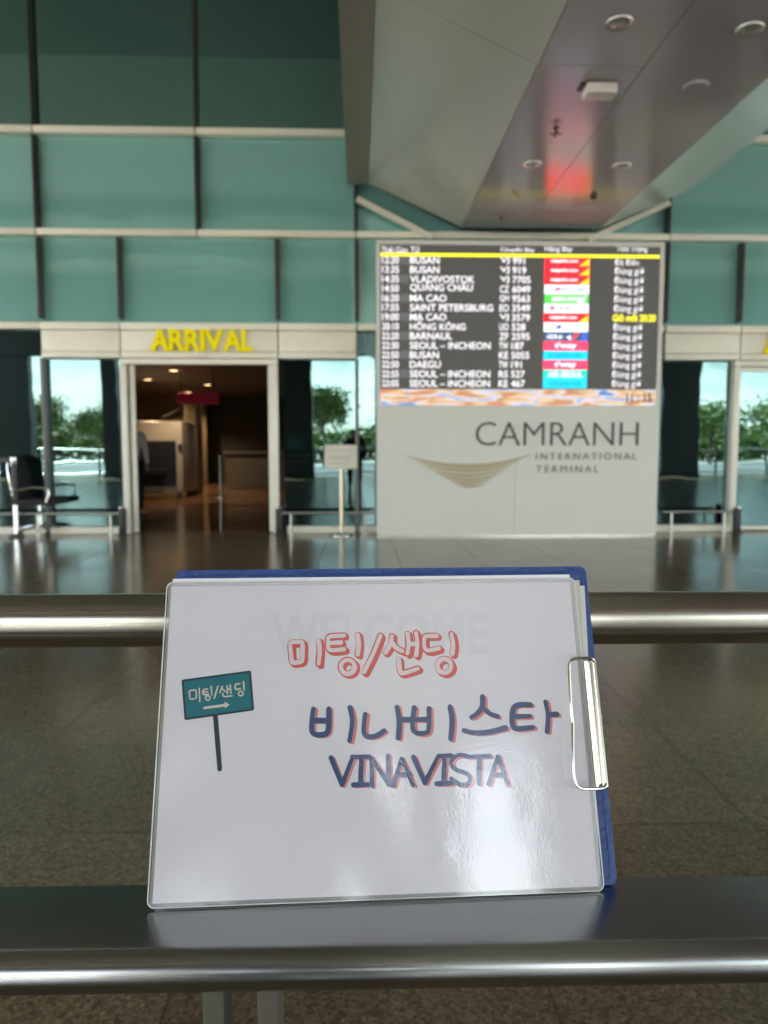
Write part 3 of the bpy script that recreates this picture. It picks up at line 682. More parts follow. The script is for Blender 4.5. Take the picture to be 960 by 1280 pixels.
obj('post', tube(BM(), [(p.x, p.y, 0.002), (p.x, p.y, .95)], .028, 12), M['chrome'], t, True); obj('base', lathe(BM(), [(.15, .0), (.15, .015), (.03, .03)], p, 20), M['steel'], t)
p = at_z(262, 612, .002)
t = thing('hall_counter', 'low dark counter at the back of the hall', 'counter', (p.x + 2.6, 20.5, 0))
obj('counter_front', box(BM(), p.x + .4, p.x + 4.5, 20.3, 20.7, .002, .95, .02), dk, t); obj('counter_top', box(BM(), p.x + .35, p.x + 4.55, 20.22, 20.78, .952, 1.0, .01), pr('counter_top', (.1, .1, .09), .3), t)
bm = BM(); box(bm, p.x + 2.05, p.x + 2.5, 20.4, 20.45, 1.08, 1.38, .01); obj('monitor', bm, led('monitor_glow', (.25, .4, .42), .12), t)
# stair flight glimpsed above the scanner
q0, q1 = gxr(203, 522, 18.8), gxr(241, 504, 18.8)
tag(obj('handrail', tube(BM(), [(q0.x, 18.8, q0.z), (q1.x, 18.8, q1.z)], .035, 8), M['fin']), 'dark sloping stair handrail behind the baggage scanner', 'handrail')

# ------------------------------------------------------------------ people
skin_m = pr('skin', (.42, .23, .15), .5); hair_m = pr('dark_hair', (.012, .01, .009), .5)
def skinned(verts, edges, radii, name, mat, parent, sub=2, root=0):
    me = bpy.data.meshes.new('sk'); me.from_pydata([tuple(v) for v in verts], edges, [])
    o = bpy.data.objects.new('sk', me); C.objects.link(o)
    md = o.modifiers.new('skin', 'SKIN'); md.use_smooth_shade = True
    for i, r_ in enumerate(radii):
        sv_ = me.skin_vertices[0].data[i]; sv_.radius = r_ if isinstance(r_, tuple) else (r_, r_); sv_.use_root = (i == root)
    o.modifiers.new('ss', 'SUBSURF').levels = sub
    dg = bpy.context.evaluated_depsgraph_get(); dg.update()
    m2 = bpy.data.meshes.new_from_object(o.evaluated_get(dg)); bpy.data.objects.remove(o); bpy.data.meshes.remove(me)
    bm = BM(); bm.from_mesh(m2); bpy.data.meshes.remove(m2)
    return obj(name, bm, mat, parent, True, off=(0, 0, 0))
def person(label, loc, rot, shirt, trousers, h=1.68, stride=0., arm=.0):
    t = thing('person', label, 'person', loc)
    k = h / 1.70
    V = lambda x, y, z: (x * k, y * k, z * k)
    J = {}; vs, rs, ed = [], [], []
    def add(n, p_, r_, par=None):
        J[n] = len(vs); vs.append(V(*p_)); rs.append((r_[0] * k, r_[1] * k) if isinstance(r_, tuple) else r_ * k)
        if par: ed.append((J[par], J[n]))
    add('pelvis', (0, 0, .95), .13); add('waist', (0, 0, 1.08), .115, 'pelvis'); add('chest', (0, .0, 1.28), .14, 'waist'); add('neck0', (0, 0, 1.42), .07, 'chest')
    add('neck', (0, -.01, 1.48), .05, 'neck0'); add('jaw', (0, -.035, 1.55), .068, 'neck'); add('head', (0, -.02, 1.62), .085, 'jaw'); add('crown', (0, 0, 1.675), .06, 'head')
    for s, n in ((1, 'r'), (-1, 'l')):
        st = stride * s
        add('sh' + n, (.17 * s, 0, 1.39), .06, 'neck0'); add('el' + n, (.23 * s, .03 + arm * .3, 1.12), .042, 'sh' + n); add('wr' + n, (.235 * s, -.06 - arm, .89), .028, 'el' + n)
        add('pa' + n, (.235 * s, -.085 - arm, .83), .033, 'wr' + n)
        for q in range(4): add('f%s%d' % (n, q), (.235 * s + (.0), -.115 - arm + .02 * q, .745 + .006 * abs(q - 1.5)), .009, 'pa' + n)
        add('th' + n, (.21 * s, -.125 - arm, .80), .010, 'pa' + n)
        add('hi' + n, (.095 * s, 0, .88), .095, 'pelvis'); add('kn' + n, (.10 * s, -.02 - st * .6, .48), .06, 'hi' + n); add('an' + n, (.10 * s, .02 - st, .09), .04, 'kn' + n); add('to' + n, (.11 * s, -.13 - st, .035), .035, 'an' + n)
    body = skinned(vs, ed, rs, 'body', skin_m, t)
    # clothes: a slightly larger shell over the same joints
    def shell(names, grow, name, mat):
        idx = [J[n] for n in names]; mp_ = {i: k_ for k_, i in enumerate(idx)}
        e_ = [(mp_[a_], mp_[b__]) for a_, b__ in ed if a_ in mp_ and b__ in mp_]
        r2 = [rs[i] * 1.0 + grow for i in idx]
        return skinned([vs[i] for i in idx], e_, r2, name, mat, t)
    shell(['chest', 'waist', 'pelvis', 'neck0', 'shr', 'elr', 'wrr', 'shl', 'ell', 'wrl'], .014, 'shirt', shirt)
    shell(['pelvis', 'hir', 'knr', 'anr', 'hil', 'knl', 'anl'], .018, 'trousers', trousers)
    bm = BM(); bmesh.ops.create_uvsphere(bm, u_segments=16, v_segments=10, radius=.102 * k)
    for v in bm.verts:
        v.co = Vector((v.co.x * .95, v.co.y * 1.05 + .012 * k, v.co.z * 1.0 + 1.632 * k))
    bmesh.ops.delete(bm, geom=[v for v in bm.verts if v.co.y < -.045 * k and v.co.z < 1.69 * k or v.co.z < 1.57 * k], context='VERTS')
    obj('hair', bm, hair_m, t, True, off=(0, 0, 0))
    for s in (1, -1):
        bm = BM(); box(bm, .05 * s * k if s > 0 else -.16 * k, .16 * k if s > 0 else -.05 * k, (-.19 - stride * s) * k, (.08 - stride * s) * k, 0, .08 * k, .025); obj('shoe', bm, M['black'], t, True, off=(0, 0, 0))
        bm = BM(); bmesh.ops.create_uvsphere(bm, u_segments=8, v_segments=6, radius=.012 * k); bmesh.ops.translate(bm, verts=bm.verts, vec=(.032 * s * k, -.118 * k, 1.615 * k)); obj('eye', bm, hair_m, t, True, off=(0, 0, 0))
    t.rotation_euler = (0, 0, rot); return t
navy = pr('dark_navy_cloth', (.012, .015, .025), .85); pale = pr('pale_shirt', (.78, .76, .70), .85)
p = at_z(165, 645, .002)
person('person in a pale shirt and dark trousers half hidden behind the left door jamb', (at_y(166, 600, p.y).x, p.y, .002), R(25), pale, navy, 1.62, .08, .02)
person('unseen photographer in dark clothes, placed to block glare on the sign', (-.1, -.75, 0), R(180), navy, navy, 1.66)  # stand-in for the photographer, placed to keep sky glare off the sign

# ------------------------------------------------------------------ trees across the forecourt (mirrored in the glass)
leaf_m, nt, b = nodes('leaf'); N, L = nt.nodes, nt.links
oi = N.new('ShaderNodeNewGeometry'); rr = N.new('ShaderNodeValToRGB'); rr.color_ramp.elements[0].color = (.05, .10, .02, 1); rr.color_ramp.elements[1].color = (.20, .27, .06, 1)
L.new(oi.outputs['Random Per Island'], rr.inputs[0]); L.new(rr.outputs[0], b.inputs['Base Color']); b.inputs['Roughness'].default_value = .6
bark = pr('bark', (.12, .09, .06), .9, var=.2, vscale=6)
def tree(x, y, h, rad, label, nleaf=4200):
    t = thing('tree', label, 'tree', (x, y, -.12), 'trees across the forecourt mirrored in the glass')
    rnd = random.Random(int(x * 13 + y))
    bm = BM(); tube(bm, [(x, y, -.12), (x + .1, y, h * .3), (x, y + .1, h * .75)], [.16, .12, .05], 8)
    ends = []
    for k in range(9):
        a = rnd.uniform(0, 6.28); zz = h * rnd.uniform(.35, .6); e_ = (x + math.cos(a) * rad * .7, y + math.sin(a) * rad * .7, zz + h * rnd.uniform(.1, .35))
        tube(bm, [(x, y, zz), ((x + e_[0]) / 2, (y + e_[1]) / 2, (zz + e_[2]) / 2 + .1), e_], [.06, .04, .015], 6); ends.append(Vector(e_))
    obj('trunk', bm, bark, t, True)
    ends.append(Vector((x, y, h * .85)))
    bm = BM()
    for i in range(nleaf):
        c = rnd.choice(ends) + Vector((rnd.gauss(0, 1), rnd.gauss(0, 1), rnd.gauss(0, .7))) * rad * .3
        u = Vector((rnd.gauss(0, 1), rnd.gauss(0, 1), rnd.gauss(0, 1))).normalized(); v = u.orthogonal().normalized(); s = rnd.uniform(.09, .2)
        bm.faces.new([bm.verts.new(c + u * s), bm.verts.new(c + v * s * .5), bm.verts.new(c - u * s), bm.verts.new(c - v * s * .5)])
    obj('crown', bm, leaf_m, t)
for x, y, h, rad, lb in ((-24, -36, 4.5, 1.9, 'green tree mirrored in the side glass left of the open door, left of its neighbour'), (-19.6, -38, 4.2, 1.9, 'green tree mirrored beside the left door jamb'), (-29, -37, 4.9, 1.7, 'loose tree mirrored behind the office chair'),
                         (-2.4, -34, 5.6, 1.6, 'tall green tree mirrored in the glass behind the notice stand'), (26.5, -36, 4.4, 2.0, 'green tree mirrored in the glass right of the flight board'), (31.5, -36, 4.6, 2.0, 'green tree mirrored at the right door'), (3.5, -40, 4.0, 1.8, 'low green tree mirrored in the narrow glass strip left of the flight board')):
    tree(x, y, h, rad, lb)
hedge = BM(); rnd = random.Random(3)
for i in range(22000):
    c = Vector((rnd.uniform(-60, 60), -44 + rnd.gauss(0, .8), max(-.1, rnd.uniform(0, 2.5) + .5 * math.sin(i * .001))))
    u = Vector((rnd.gauss(0, 1), rnd.gauss(0, 1), rnd.gauss(0, 1))).normalized(); v = u.orthogonal().normalized(); s = rnd.uniform(.2, .4)
    hedge.faces.new([hedge.verts.new(c + u * s), hedge.verts.new(c + v * s * .5), hedge.verts.new(c - u * s), hedge.verts.new(c - v * s * .5)])
o = obj('shrubbery', hedge, leaf_m); o['kind'] = 'stuff'; o['label'] = 'green shrubbery across the forecourt'
def far_rail():
    t = thing('forecourt_railing', 'dark railing across the forecourt mirrored in the door glass', 'railing', (0, -9, 0))
    for z in (1.05, .6, .15): obj('rail', tube(BM(), [(-24, -9, z), (24, -9, z)], .03, 8), M['steel'], t, True)
    for i in range(25): obj('post', box(BM(), -24 + 2 * i - .03, -24 + 2 * i + .03, -9.04, -8.96, 0, 1.08), M['fin'], t)
far_rail()

# ------------------------------------------------------------------ steel barrier in the foreground
ZS = .8499                                   # ledge top
YBK, YFR = .4957, .4195
T = thing('steel_barrier', 'brushed steel barrier with round top rail and flat ledge', 'barrier', (0, .5, 0))
ang = R(-.55)
def sk(bm):                                  # the barrier runs a hair off parallel to the terminal
    for v in bm.verts: v.co.y += math.tan(ang) * v.co.x
    return bm
RZ, RY, RR = 1.0165, .5745, .0205
obj('top_rail', sk(tube(BM(), [(-2.4, RY, RZ), (2.4, RY, RZ)], RR, 48)), brushed('brushed_rail', (.44, .42, .36), .22, (1.5, 300, 300), .1), T, True)
# ledge: folded sheet with a rolled front edge
prof = [(YBK, ZS - .0), (YBK + .002, ZS - .004), (YBK, ZS - .02), (YBK - .01, ZS - .022)]
pr_top = [(YBK, ZS)]
rr_ = .0135
cy, cz = YFR + .0125, ZS - rr_ - .0
for k in range(0, 13):
    a = R(90 + 15 * k); pr_top.append((cy + rr_ * math.cos(a) * 1.0, cz + rr_ * math.sin(a)))
poly = pr_top + [(cy + .004, ZS - .0268), (YBK - .004, ZS - .0268), (YBK, ZS - .017)]
bm = BM()
xsn = [-2.4, -1.2, -.6, -.3, 0, .3, .6, 1.2, 2.4]
rings = [[bm.verts.new((x, y, z)) for y, z in poly] for x in xsn]
for a, b2 in zip(rings, rings[1:]):
    for k in range(len(poly)): bm.faces.new((a[k], a[(k + 1) % len(poly)], b2[(k + 1) % len(poly)], b2[k]))
bm.faces.new(rings[0]); bm.faces.new(rings[-1][::-1]); bmesh.ops.recalc_face_normals(bm, faces=bm.faces)
obj('ledge', sk(bm), M['steel_dark'], T, True)
post_m = pr('satin_steel_post', (.13, .125, .10), .5, metal=.3, var=.06, vscale=40)
for px in (261, 323, 261 + 1500, 323 + 1500, -1239, -1177):
    q = at_z(px, 1262, ZS - .10)
    x = -.094 if px == 261 else (-.059 if px == 323 else (px - 292) / 1500 * 1.2 - .13)
    bm = BM(); box(bm, x - .0075, x + .0065, .455, .485, .0, ZS - .0215, .002)
    obj('post', sk(bm), post_m, T)
    bm = BM(); tube(bm, [(x, .478, ZS - .03), (x, .53, ZS - .02), (x, RY, ZS + .03), (x, RY, RZ - RR + .002)], .007, 10); obj('rail_bracket', sk(bm), M['steel'], T, True)

# ------------------------------------------------------------------ the clipboard and the laminated sign
SGX, SGY, SGZ, SYW, STL = .01341, .47379, .8502, .02964, .37346
ax_ = Vector((math.cos(SYW), math.sin(SYW), 0)); nn_ = Vector((-math.sin(SYW), math.cos(SYW), 0))
uu_ = nn_ * math.sin(STL) + Vector((0, 0, 1)) * math.cos(STL)
no_ = ax_.cross(uu_)                          # faces the camera
if no_.y > 0: no_ = -no_
SO = Vector((SGX, SGY, SGZ))
def sg(x, y, d=0.):
    """photo position on the sign plane -> (u, v) in metres"""
    r_ = ray(x, y); o_ = SO + no_ * d
    t_ = (o_ - _c0).dot(no_) / r_.dot(no_); q = _c0 + r_ * t_ - o_
    return q.dot(ax_), q.dot(uu_)
SM = Matrix((ax_, uu_, no_)).transposed().to_4x4(); SM.translation = SO
def local_obj(name, bm, m, root, smooth=False):
    """geometry given in sign axes (u, v, out), under a root that carries the sign's pose"""
    return obj(name, bm, m, root, smooth, off=(0, 0, 0))
def posed(name, label, cat, d):
    t = thing(name, label, cat); t.matrix_world = SM @ Matrix.Translation((0, 0, d)); return t
def rrect(u0, u1, v0, v1, r_, n=6):
    pts = []
    for cx_, cy_, a0 in ((u1 - r_, v1 - r_, 0), (u0 + r_, v1 - r_, 90), (u0 + r_, v0 + r_, 180), (u1 - r_, v0 + r_, 270)):
        for k in range(n + 1): a = R(a0 + 90 * k / n); pts.append((cx_ + r_ * math.cos(a), cy_ + r_ * math.sin(a)))
    return pts
def slab(bm, pts, d0, d1):
    a = [bm.verts.new((u, v, d0)) for u, v in pts]; b = [bm.verts.new((u, v, d1)) for u, v in pts]; n = len(pts)
    bm.faces.new(a[::-1]); bm.faces.new(b)
    for i in range(n): bm.faces.new((a[i], a[(i + 1) % n], b[(i + 1) % n], b[i]))
    return bm
# clipboard
DB = -.0058                                   # board front lies behind the sheets
CB = posed('clipboard', 'blue vinyl clipboard leaning on the steel rail behind the white sheets', 'clipboard', DB)
bu0, bv1 = sg(220, 713, DB); bu1, _ = sg(738.5, 710, DB); bub, bvb = sg(766, 1116, DB)
bu1 = (bu1 + bub) / 2
pts = rrect(bu0, bu1, .0030, bv1, .004)
bm = BM(); slab(bm, pts, -.0032, 0)
bmesh.ops.bevel(bm, geom=[e for e in bm.edges if abs(e.verts[0].co.z - e.verts[1].co.z) < 1e-6], offset=.0012, segments=3, affect='EDGES')
local_obj('board', bm, M['blue'], CB, True)
seam = BM(); tube(seam, [(u, v, .0001) for u, v in rrect(bu0 + .004, bu1 - .004, 0.0072, bv1 - .004, .003)], .0006, 6, True)
local_obj('welded_seam', seam, M['blue'], CB, True)
# clip: spring plate at the right edge and wire lever
k0, k1 = sg(741, 826), sg(752, 984)
ku0, ku1 = sg(735.5, 905)[0], sg(754.5, 905)[0]; kv1, kv0 = sg(742, 827)[1], sg(752, 983)[1]
nickel = pr('nickel_plate', (.60, .58, .50), .22, metal=1, var=.04, vscale=60)
bm = BM()
plate = [(ku0 + .000, .0095), (ku0 + .0012, .0113), (ku0 + .003, .0105), (ku0 + .0048, .0098), (ku0 + .0062, .0118), (ku0 + .0080, .0118), (ku1 - .0015, .0085), (ku1 - .0002, .003), (ku1, -.004), (ku1 - .001, -.0045), (ku1 - .0014, .003), (ku1 - .003, .0075), (ku0 + .0075, .0100), (ku0 + .004, .0084), (ku0 + .001, .0088)]
a = [bm.verts.new((u, kv0, d)) for u, d in plate]; b = [bm.verts.new((u, kv1, d)) for u, d in plate]; n = len(plate)
bm.faces.new(a); bm.faces.new(b[::-1])
for i in range(n): bm.faces.new((a[i], b[i], b[(i + 1) % n], a[(i + 1) % n]))
bmesh.ops.recalc_face_normals(bm, faces=bm.faces)
clip = local_obj('clip', bm, nickel, CB, True)
w0, w1 = sg(707.5, 823, .006), sg(716.5, 985, .006)
wu0 = w0[0]; wub = w1[0]; wv1 = sg(725, 823, .006)[1]; wv0 = sg(735, 986, .006)[1]
ru = ku1 - .004
wire = [(ru, wv1 - .004, .010), (ru - .001, wv1 - .001, .0125), (ru - .004, wv1, .0135), (wu0 + .008, wv1, .0152), (wu0 + .003, wv1 - .001, .0155), (wu0 + .0006, wv1 - .004, .0157), (wu0, wv1 - .009, .0158)]
mid = (wv0 + wv1) / 2
wire += [(wu0 + (wub - wu0) * .3 + .0001, mid + .014, .0158), (wu0 * .5 + wub * .5 + .0008, mid + .004, .0154), (wu0 * .5 + wub * .5 + .0012, mid, .0152), (wu0 * .5 + wub * .5 + .0008, mid - .004, .0154), (wu0 + (wub - wu0) * .7 + .0001, mid - .015, .0158), (wub, wv0 + .009, .0158), (wub + .0006, wv0 + .004, .0157), (wub + .003, wv0 + .001, .0155), (wub + .008, wv0, .0152), (ru - .004, wv0, .0135), (ru - .001, wv0 + .001, .0125), (ru, wv0 + .004, .010)]
def smooth_path(p_, it=2):
    p_ = [Vector(q) for q in p_]
    for _ in range(it):
        o_ = [p_[0]]
        for a_, b__ in zip(p_, p_[1:]): o_ += [a_ * .75 + b__ * .25, a_ * .25 + b__ * .75]
        p_ = o_ + [p_[-1]]
    return p_
wob = local_obj('wire_lever', tube(BM(), smooth_path(wire), .00105, 10), pr('wire_chrome', (.62, .60, .55), .12, metal=1), clip, True)
for v_ in (mid + .004, mid - .004): 
    bm = BM(); bmesh.ops.create_uvsphere(bm, u_segments=10, v_segments=8, radius=.0017); bmesh.ops.translate(bm, verts=bm.verts, vec=(ku1 - .0002, v_, .001)); local_obj('rivet', bm, nickel, clip, True)
# loose sheets under the laminated one
def sheet(x0, y0, x1, y1, d, label, mat, x2, y2):
    bow = 0.
    t = posed('paper_sheet', label, 'paper', d)
    u0, v1 = sg(x0, y0, d); u1, _ = sg(x1, y1, d); u0b = u0
    # lower corners rest on the ledge
    bm = BM(); nx, ny = 24, 16
    ub = sg(x2, y2, d)[0]; v0 = .0025
    g = [[bm.verts.new((u0 + (ub + (u1 - ub) * j / ny - u0) * i / nx, v0 + (v1 - v0) * j / ny, bow * math.sin(math.pi * i / nx) * (j / ny) ** 2)) for i in range(nx + 1)] for j in range(ny + 1)]
    for j in range(ny):
        for i in range(nx): bm.faces.new((g[j][i], g[j][i + 1], g[j + 1][i + 1], g[j + 1][i]))
    r = bmesh.ops.extrude_face_region(bm, geom=bm.faces[:]); bmesh.ops.translate(bm, verts=[v for v in r['geom'] if isinstance(v, bmesh.types.BMVert)], vec=(0, 0, -.0004)); bmesh.ops.recalc_face_normals(bm, faces=bm.faces)
    o = obj('paper_sheet', bm, mat, None, True); o.matrix_world = t.matrix_world.copy(); bpy.data.objects.remove(t)
    tag(o, label, 'paper', 'white sheets stacked in the clipboard'); return o
ivory = pr('ivory_plastic_sheet', (.60, .60, .55), .3, coat=.6)
sheet(216, 723.5, 712, 720, -.0016, 'white sheet peeking above the top edge of the laminated sign', M['paper'], 742, 1100)
sheet(222, 731, 724.5, 728, -.0030, 'glossy white sheet second from the front at the right edge', ivory, 744, 1097)
sheet(226, 738, 731, 736.5, -.0045, 'glossy white sheet hindmost against the blue board', pr('white_plastic_sheet', (.70, .70, .70), .3, coat=.6), 750, 1098)

# laminated sign
LS = posed('laminated_sign', 'white laminated welcome sign with red and navy Korean lettering', 'sign', 0)
LU0, LU1, LV0, LV1 = -.1515, .1515, 0.0008, .2155
pu0, pv1 = sg(212.5, 733); pu1 = sg(713, 730)[0]; pv0 = sg(190, 1128)[1]
pu0 = -.1485; pu1 = .1478; pv0 = .0035; pv1 = .2125
def warp(u, v):      # the sheet bows a little: bottom edge lifts at its middle, left lower corner curls forward
    s = (u - LU0) / (LU1 - LU0); q = 1 - v / LV1
    return .0016 * math.sin(math.pi * s) * q - .0004 + .0022 * max(0, 1 - s * 4) ** 2 * q * q
def flat_bm(u0, u1, v0, v1, d, nx=40, ny=30, r_=0.):
    bm = BM(); g = []
    for j in range(ny + 1):
        row = []
        for i in range(nx + 1):
            u, v = u0 + (u1 - u0) * i / nx, v0 + (v1 - v0) * j / ny
            row.append(bm.verts.new((u, v, d)))
        g.append(row)
    for j in range(ny):
        for i in range(nx): bm.faces.new((g[j][i], g[j][i + 1], g[j + 1][i + 1], g[j + 1][i]))
    return bm
bm = flat_bm(pu0, pu1, pv0, pv1, .0)
def lift(bm):
    for v in bm.verts: v.co.z += warp(v.co.x, v.co.y)
    return bm
lift(bm)
r = bmesh.ops.extrude_face_region(bm, geom=bm.faces[:]); bmesh.ops.translate(bm, verts=[v for v in r['geom'] if isinstance(v, bmesh.types.BMVert)], vec=(0, 0, -.0003)); bmesh.ops.recalc_face_normals(bm, faces=bm.faces)
PAPER = local_obj('paper', bm, M['paper'], LS, True)
# film
m = bpy.data.materials.new('laminate_film'); m.use_nodes = True; nt = m.node_tree; nt.nodes.clear(); N, L = nt.nodes, nt.links
g_ = N.new('ShaderNodeBsdfGlossy'); g_.inputs['Roughness'].default_value = .022; tr = N.new('ShaderNodeBsdfTransparent'); tr.inputs[0].default_value = (.97, .97, .97, 1)
lw = N.new('ShaderNodeLayerWeight'); lw.inputs['Blend'].default_value = .5
pw = N.new('ShaderNodeMath'); pw.operation = 'POWER'; pw.inputs[1].default_value = 5; L.new(lw.outputs['Facing'], pw.inputs[0])
ma = N.new('ShaderNodeMath'); ma.operation = 'MULTIPLY_ADD'; ma.inputs[1].default_value = .9; ma.inputs[2].default_value = .10; L.new(pw.outputs[0], ma.inputs[0])
mx = N.new('ShaderNodeMixShader'); L.new(ma.outputs[0], mx.inputs[0]); L.new(tr.outputs[0], mx.inputs[1]); L.new(g_.outputs[0], mx.inputs[2])
tc = N.new('ShaderNodeTexCoord')
n1 = N.new('ShaderNodeTexNoise'); n1.inputs['Scale'].default_value = 620; n1.inputs['Detail'].default_value = 2; L.new(tc.outputs['Object'], n1.inputs['Vector'])
n2 = N.new('ShaderNodeTexNoise'); n2.inputs['Scale'].default_value = 26; n2.inputs['Detail'].default_value = 2; L.new(tc.outputs['Object'], n2.inputs['Vector'])
b1 = N.new('ShaderNodeBump'); b1.inputs['Strength'].default_value = .5; b1.inputs['Distance'].default_value = .0001; L.new(n1.outputs['Fac'], b1.inputs['Height'])
b2 = N.new('ShaderNodeBump'); b2.inputs['Strength'].default_value = .5; b2.inputs['Distance'].default_value = .0006; L.new(n2.outputs['Fac'], b2.inputs['Height']); L.new(b1.outputs[0], b2.inputs['Normal'])
L.new(b2.outputs[0], g_.inputs['Normal'])
ou = N.new('ShaderNodeOutputMaterial'); L.new(mx.outputs[0], ou.inputs[0])
film_m = m
rim_m = pr('film_rim', (.75, .78, .76), .15, spec=.6)
bm = BM(); bm.faces.new([bm.verts.new((u, v, .0006)) for u, v in rrect(LU0, LU1, LV0, LV1, .0045)])
bmesh.ops.triangulate(bm, faces=bm.faces[:])
bm.free()
bm = flat_bm(LU0, LU1, LV0, LV1, .0006, 60, 44)
for v in bm.verts:      # round the corners
    for su, sv_ in ((LU0, LV0), (LU0, LV1), (LU1, LV0), (LU1, LV1)):
        if abs(v.co.x - su) < 1e-6 and abs(v.co.y - sv_) < 1e-6:
            v.co.x += .0014 * (1 if su < 0 else -1); v.co.y += .0014 * (1 if sv_ < .1 else -1)
lift(bm)
local_obj('laminate_film', bm, film_m, LS, True)
m = bpy.data.materials.new('film_border'); m.use_nodes = True; nt = m.node_tree; b = nt.nodes['Principled BSDF']; b.inputs['Base Color'].default_value = (.78, .79, .78, 1); b.inputs['Roughness'].default_value = .25; b.inputs['Alpha'].default_value = .42
bm = BM()
for (a0, a1, c0_, c1_) in ((LU0 + .001, pu0, LV0 + .001, LV1 - .001), (pu1, LU1 - .001, LV0 + .001, LV1 - .001), (pu0, pu1, pv1, LV1 - .0005), (pu0, pu1, LV0 + .0005, pv0)):
    q = flat_bm(a0, a1, c0_, c1_, .0002, 24 if a1 - a0 > .1 else 2, 24 if c1_ - c0_ > .1 else 2); lift(q); me_ = bpy.data.meshes.new('t'); q.to_mesh(me_); q.free(); bm.from_mesh(me_); bpy.data.meshes.remove(me_)
bmesh.ops.remove_doubles(bm, verts=bm.verts, dist=1e-5)
local_obj('film_border', bm, m, LS, True)
rim = BM(); tube(rim, [(u, v, .0003 + warp(u, v)) for u, v in rrect(LU0, LU1, LV0, LV1, .0045, 8)], .00042, 6, True)
local_obj('film_rim', rim, rim_m, LS, True)

# ---- printed lettering: strokes with round ends
cnt = [0]
def ribbon(bm, pts, wd, d, closed=False, cap=6):
    """pts in (u, v)"""
    cnt[0] += 1; d = d + (cnt[0] % 12) * 4e-6
    p_ = [Vector((u, v, 0)) for u, v in pts]
    if closed: p_ = p_ + [p_[0]]
    L_, R_ = [], []
    n = len(p_)
    for i in range(n):
        if i == 0: t_ = (p_[1] - p_[0]) if not closed else (p_[1] - p_[-2])
        elif i == n - 1: t_ = (p_[-1] - p_[-2]) if not closed else (p_[1] - p_[-2])
        else: t_ = (p_[i + 1] - p_[i]).normalized() + (p_[i] - p_[i - 1]).normalized()
        t_ = t_.normalized() if t_.length > 1e-9 else Vector((1, 0, 0)); s = Vector((-t_.y, t_.x, 0)) * wd / 2 * (1 + .11 * math.sin(3.6 * i / n + cnt[0] * 1.7))
        L_.append(p_[i] + s); R_.append(p_[i] - s)
    mk = lambda q: bm.verts.new((q.x, q.y, d + warp(q.x, q.y)))
    if closed:
        lv = [mk(q) for q in L_[:-1]]; rv = [mk(q) for q in R_[:-1]]; m_ = len(lv)
        for i in range(m_): bm.faces.new((lv[i], rv[i], rv[(i + 1) % m_], lv[(i + 1) % m_]))
        return
    lv = [mk(q) for q in L_]; rv = [mk(q) for q in R_]
    for i in range(n - 1): bm.faces.new((lv[i], rv[i], rv[i + 1], lv[i + 1]))
    for end, c, lv_, rv_, sgn in ((0, p_[0], lv[0], rv[0], -1), (1, p_[-1], lv[-1], rv[-1], 1)):
        a0 = (L_[-end] if end else L_[0]) - c
        ps = []
        for k in range(1, cap):
            a = math.pi * k / cap * (1 if end == 0 else -1)
            q = Vector((a0.x * math.cos(a) - a0.y * math.sin(a), a0.x * math.sin(a) + a0.y * math.cos(a), 0)) + c
            ps.append(mk(q))
        f = [lv_] + ps + [rv_]
        bm.faces.new(f if end == 0 else f)
def crv(pts, it=2, closed=False):
    p_ = [Vector((*q, 0)) for q in pts]
    for _ in range(it):
        if closed:
            p_ = [q for a_, b__ in zip(p_, p_[1:] + p_[:1]) for q in (a_ * .75 + b__ * .25, a_ * .25 + b__ * .75)]
        else:
            o_ = [p_[0]]
            for a_, b__ in zip(p_, p_[1:]): o_ += [a_ * .75 + b__ * .25, a_ * .25 + b__ * .75]
            p_ = o_ + [p_[-1]]
    return [(q.x, q.y) for q in p_]
def sq(s, t=.2):
    n = len(s); o_ = []
    for i in range(n):
        a_, c_, b__ = Vector((*s[i - 1], 0)), Vector((*s[i], 0)), Vector((*s[(i + 1) % n], 0))
        o_ += [c_.lerp(a_, t), c_.lerp(a_, t * .35).lerp(b__, t * .0) * .5 + c_.lerp(b__, t * .35) * .5, c_.lerp(b__, t)]
    return [(q.x, q.y) for q in o_]
def circ(cx_, cy_, r_, n=20): return [(cx_ + r_ * math.cos(2 * math.pi * k / n), cy_ + r_ * math.sin(2 * math.pi * k / n)) for k in range(n)]
PXM = .303 / 540.                            # metres per photo pixel on the sign (about)
red_strokes = [('c', [(82, 122), (142, 118), (140, 210), (92, 218)]), ('o', [(215, 115), (222, 160), (215, 220)]), ('o', [(332, 90), (268, 94), (258, 100), (258, 150), (272, 160), (332, 153)]), ('o', [(262, 125), (318, 122)]),
               ('o', [(395, 86), (402, 130), (396, 178)]), ('k', (350, 235, 32)), ('o', [(500, 92), (470, 170), (425, 258)]), ('o', [(553, 92), (548, 130), (524, 168)]), ('o', [(552, 120), (572, 148), (602, 162)]),
               ('o', [(625, 82), (632, 130), (625, 172)]), ('o', [(665, 78), (672, 130), (665, 180)]), ('o', [(630, 130), (670, 128)]), ('o', [(585, 202), (590, 262), (606, 266), (672, 243)]),
               ('o', [(760, 92), (712, 92), (702, 98), (702, 150), (720, 162), (770, 149)]), ('o', [(828, 83), (838, 130), (832, 175)]), ('k', (795, 230, 32))]
z3 = lambda q: (340 + q[0] / 3.692, 770 + q[1] / 3.692)
z4 = lambda q: (370 + q[0] / 5.647, 860 + q[1] / 5.647)
z5_ = lambda q: (530 + q[0] / 5.333, 860 + q[1] / 5.333)
z8 = lambda q: (220 + q[0] / 5.333, 830 + q[1] / 5.333)
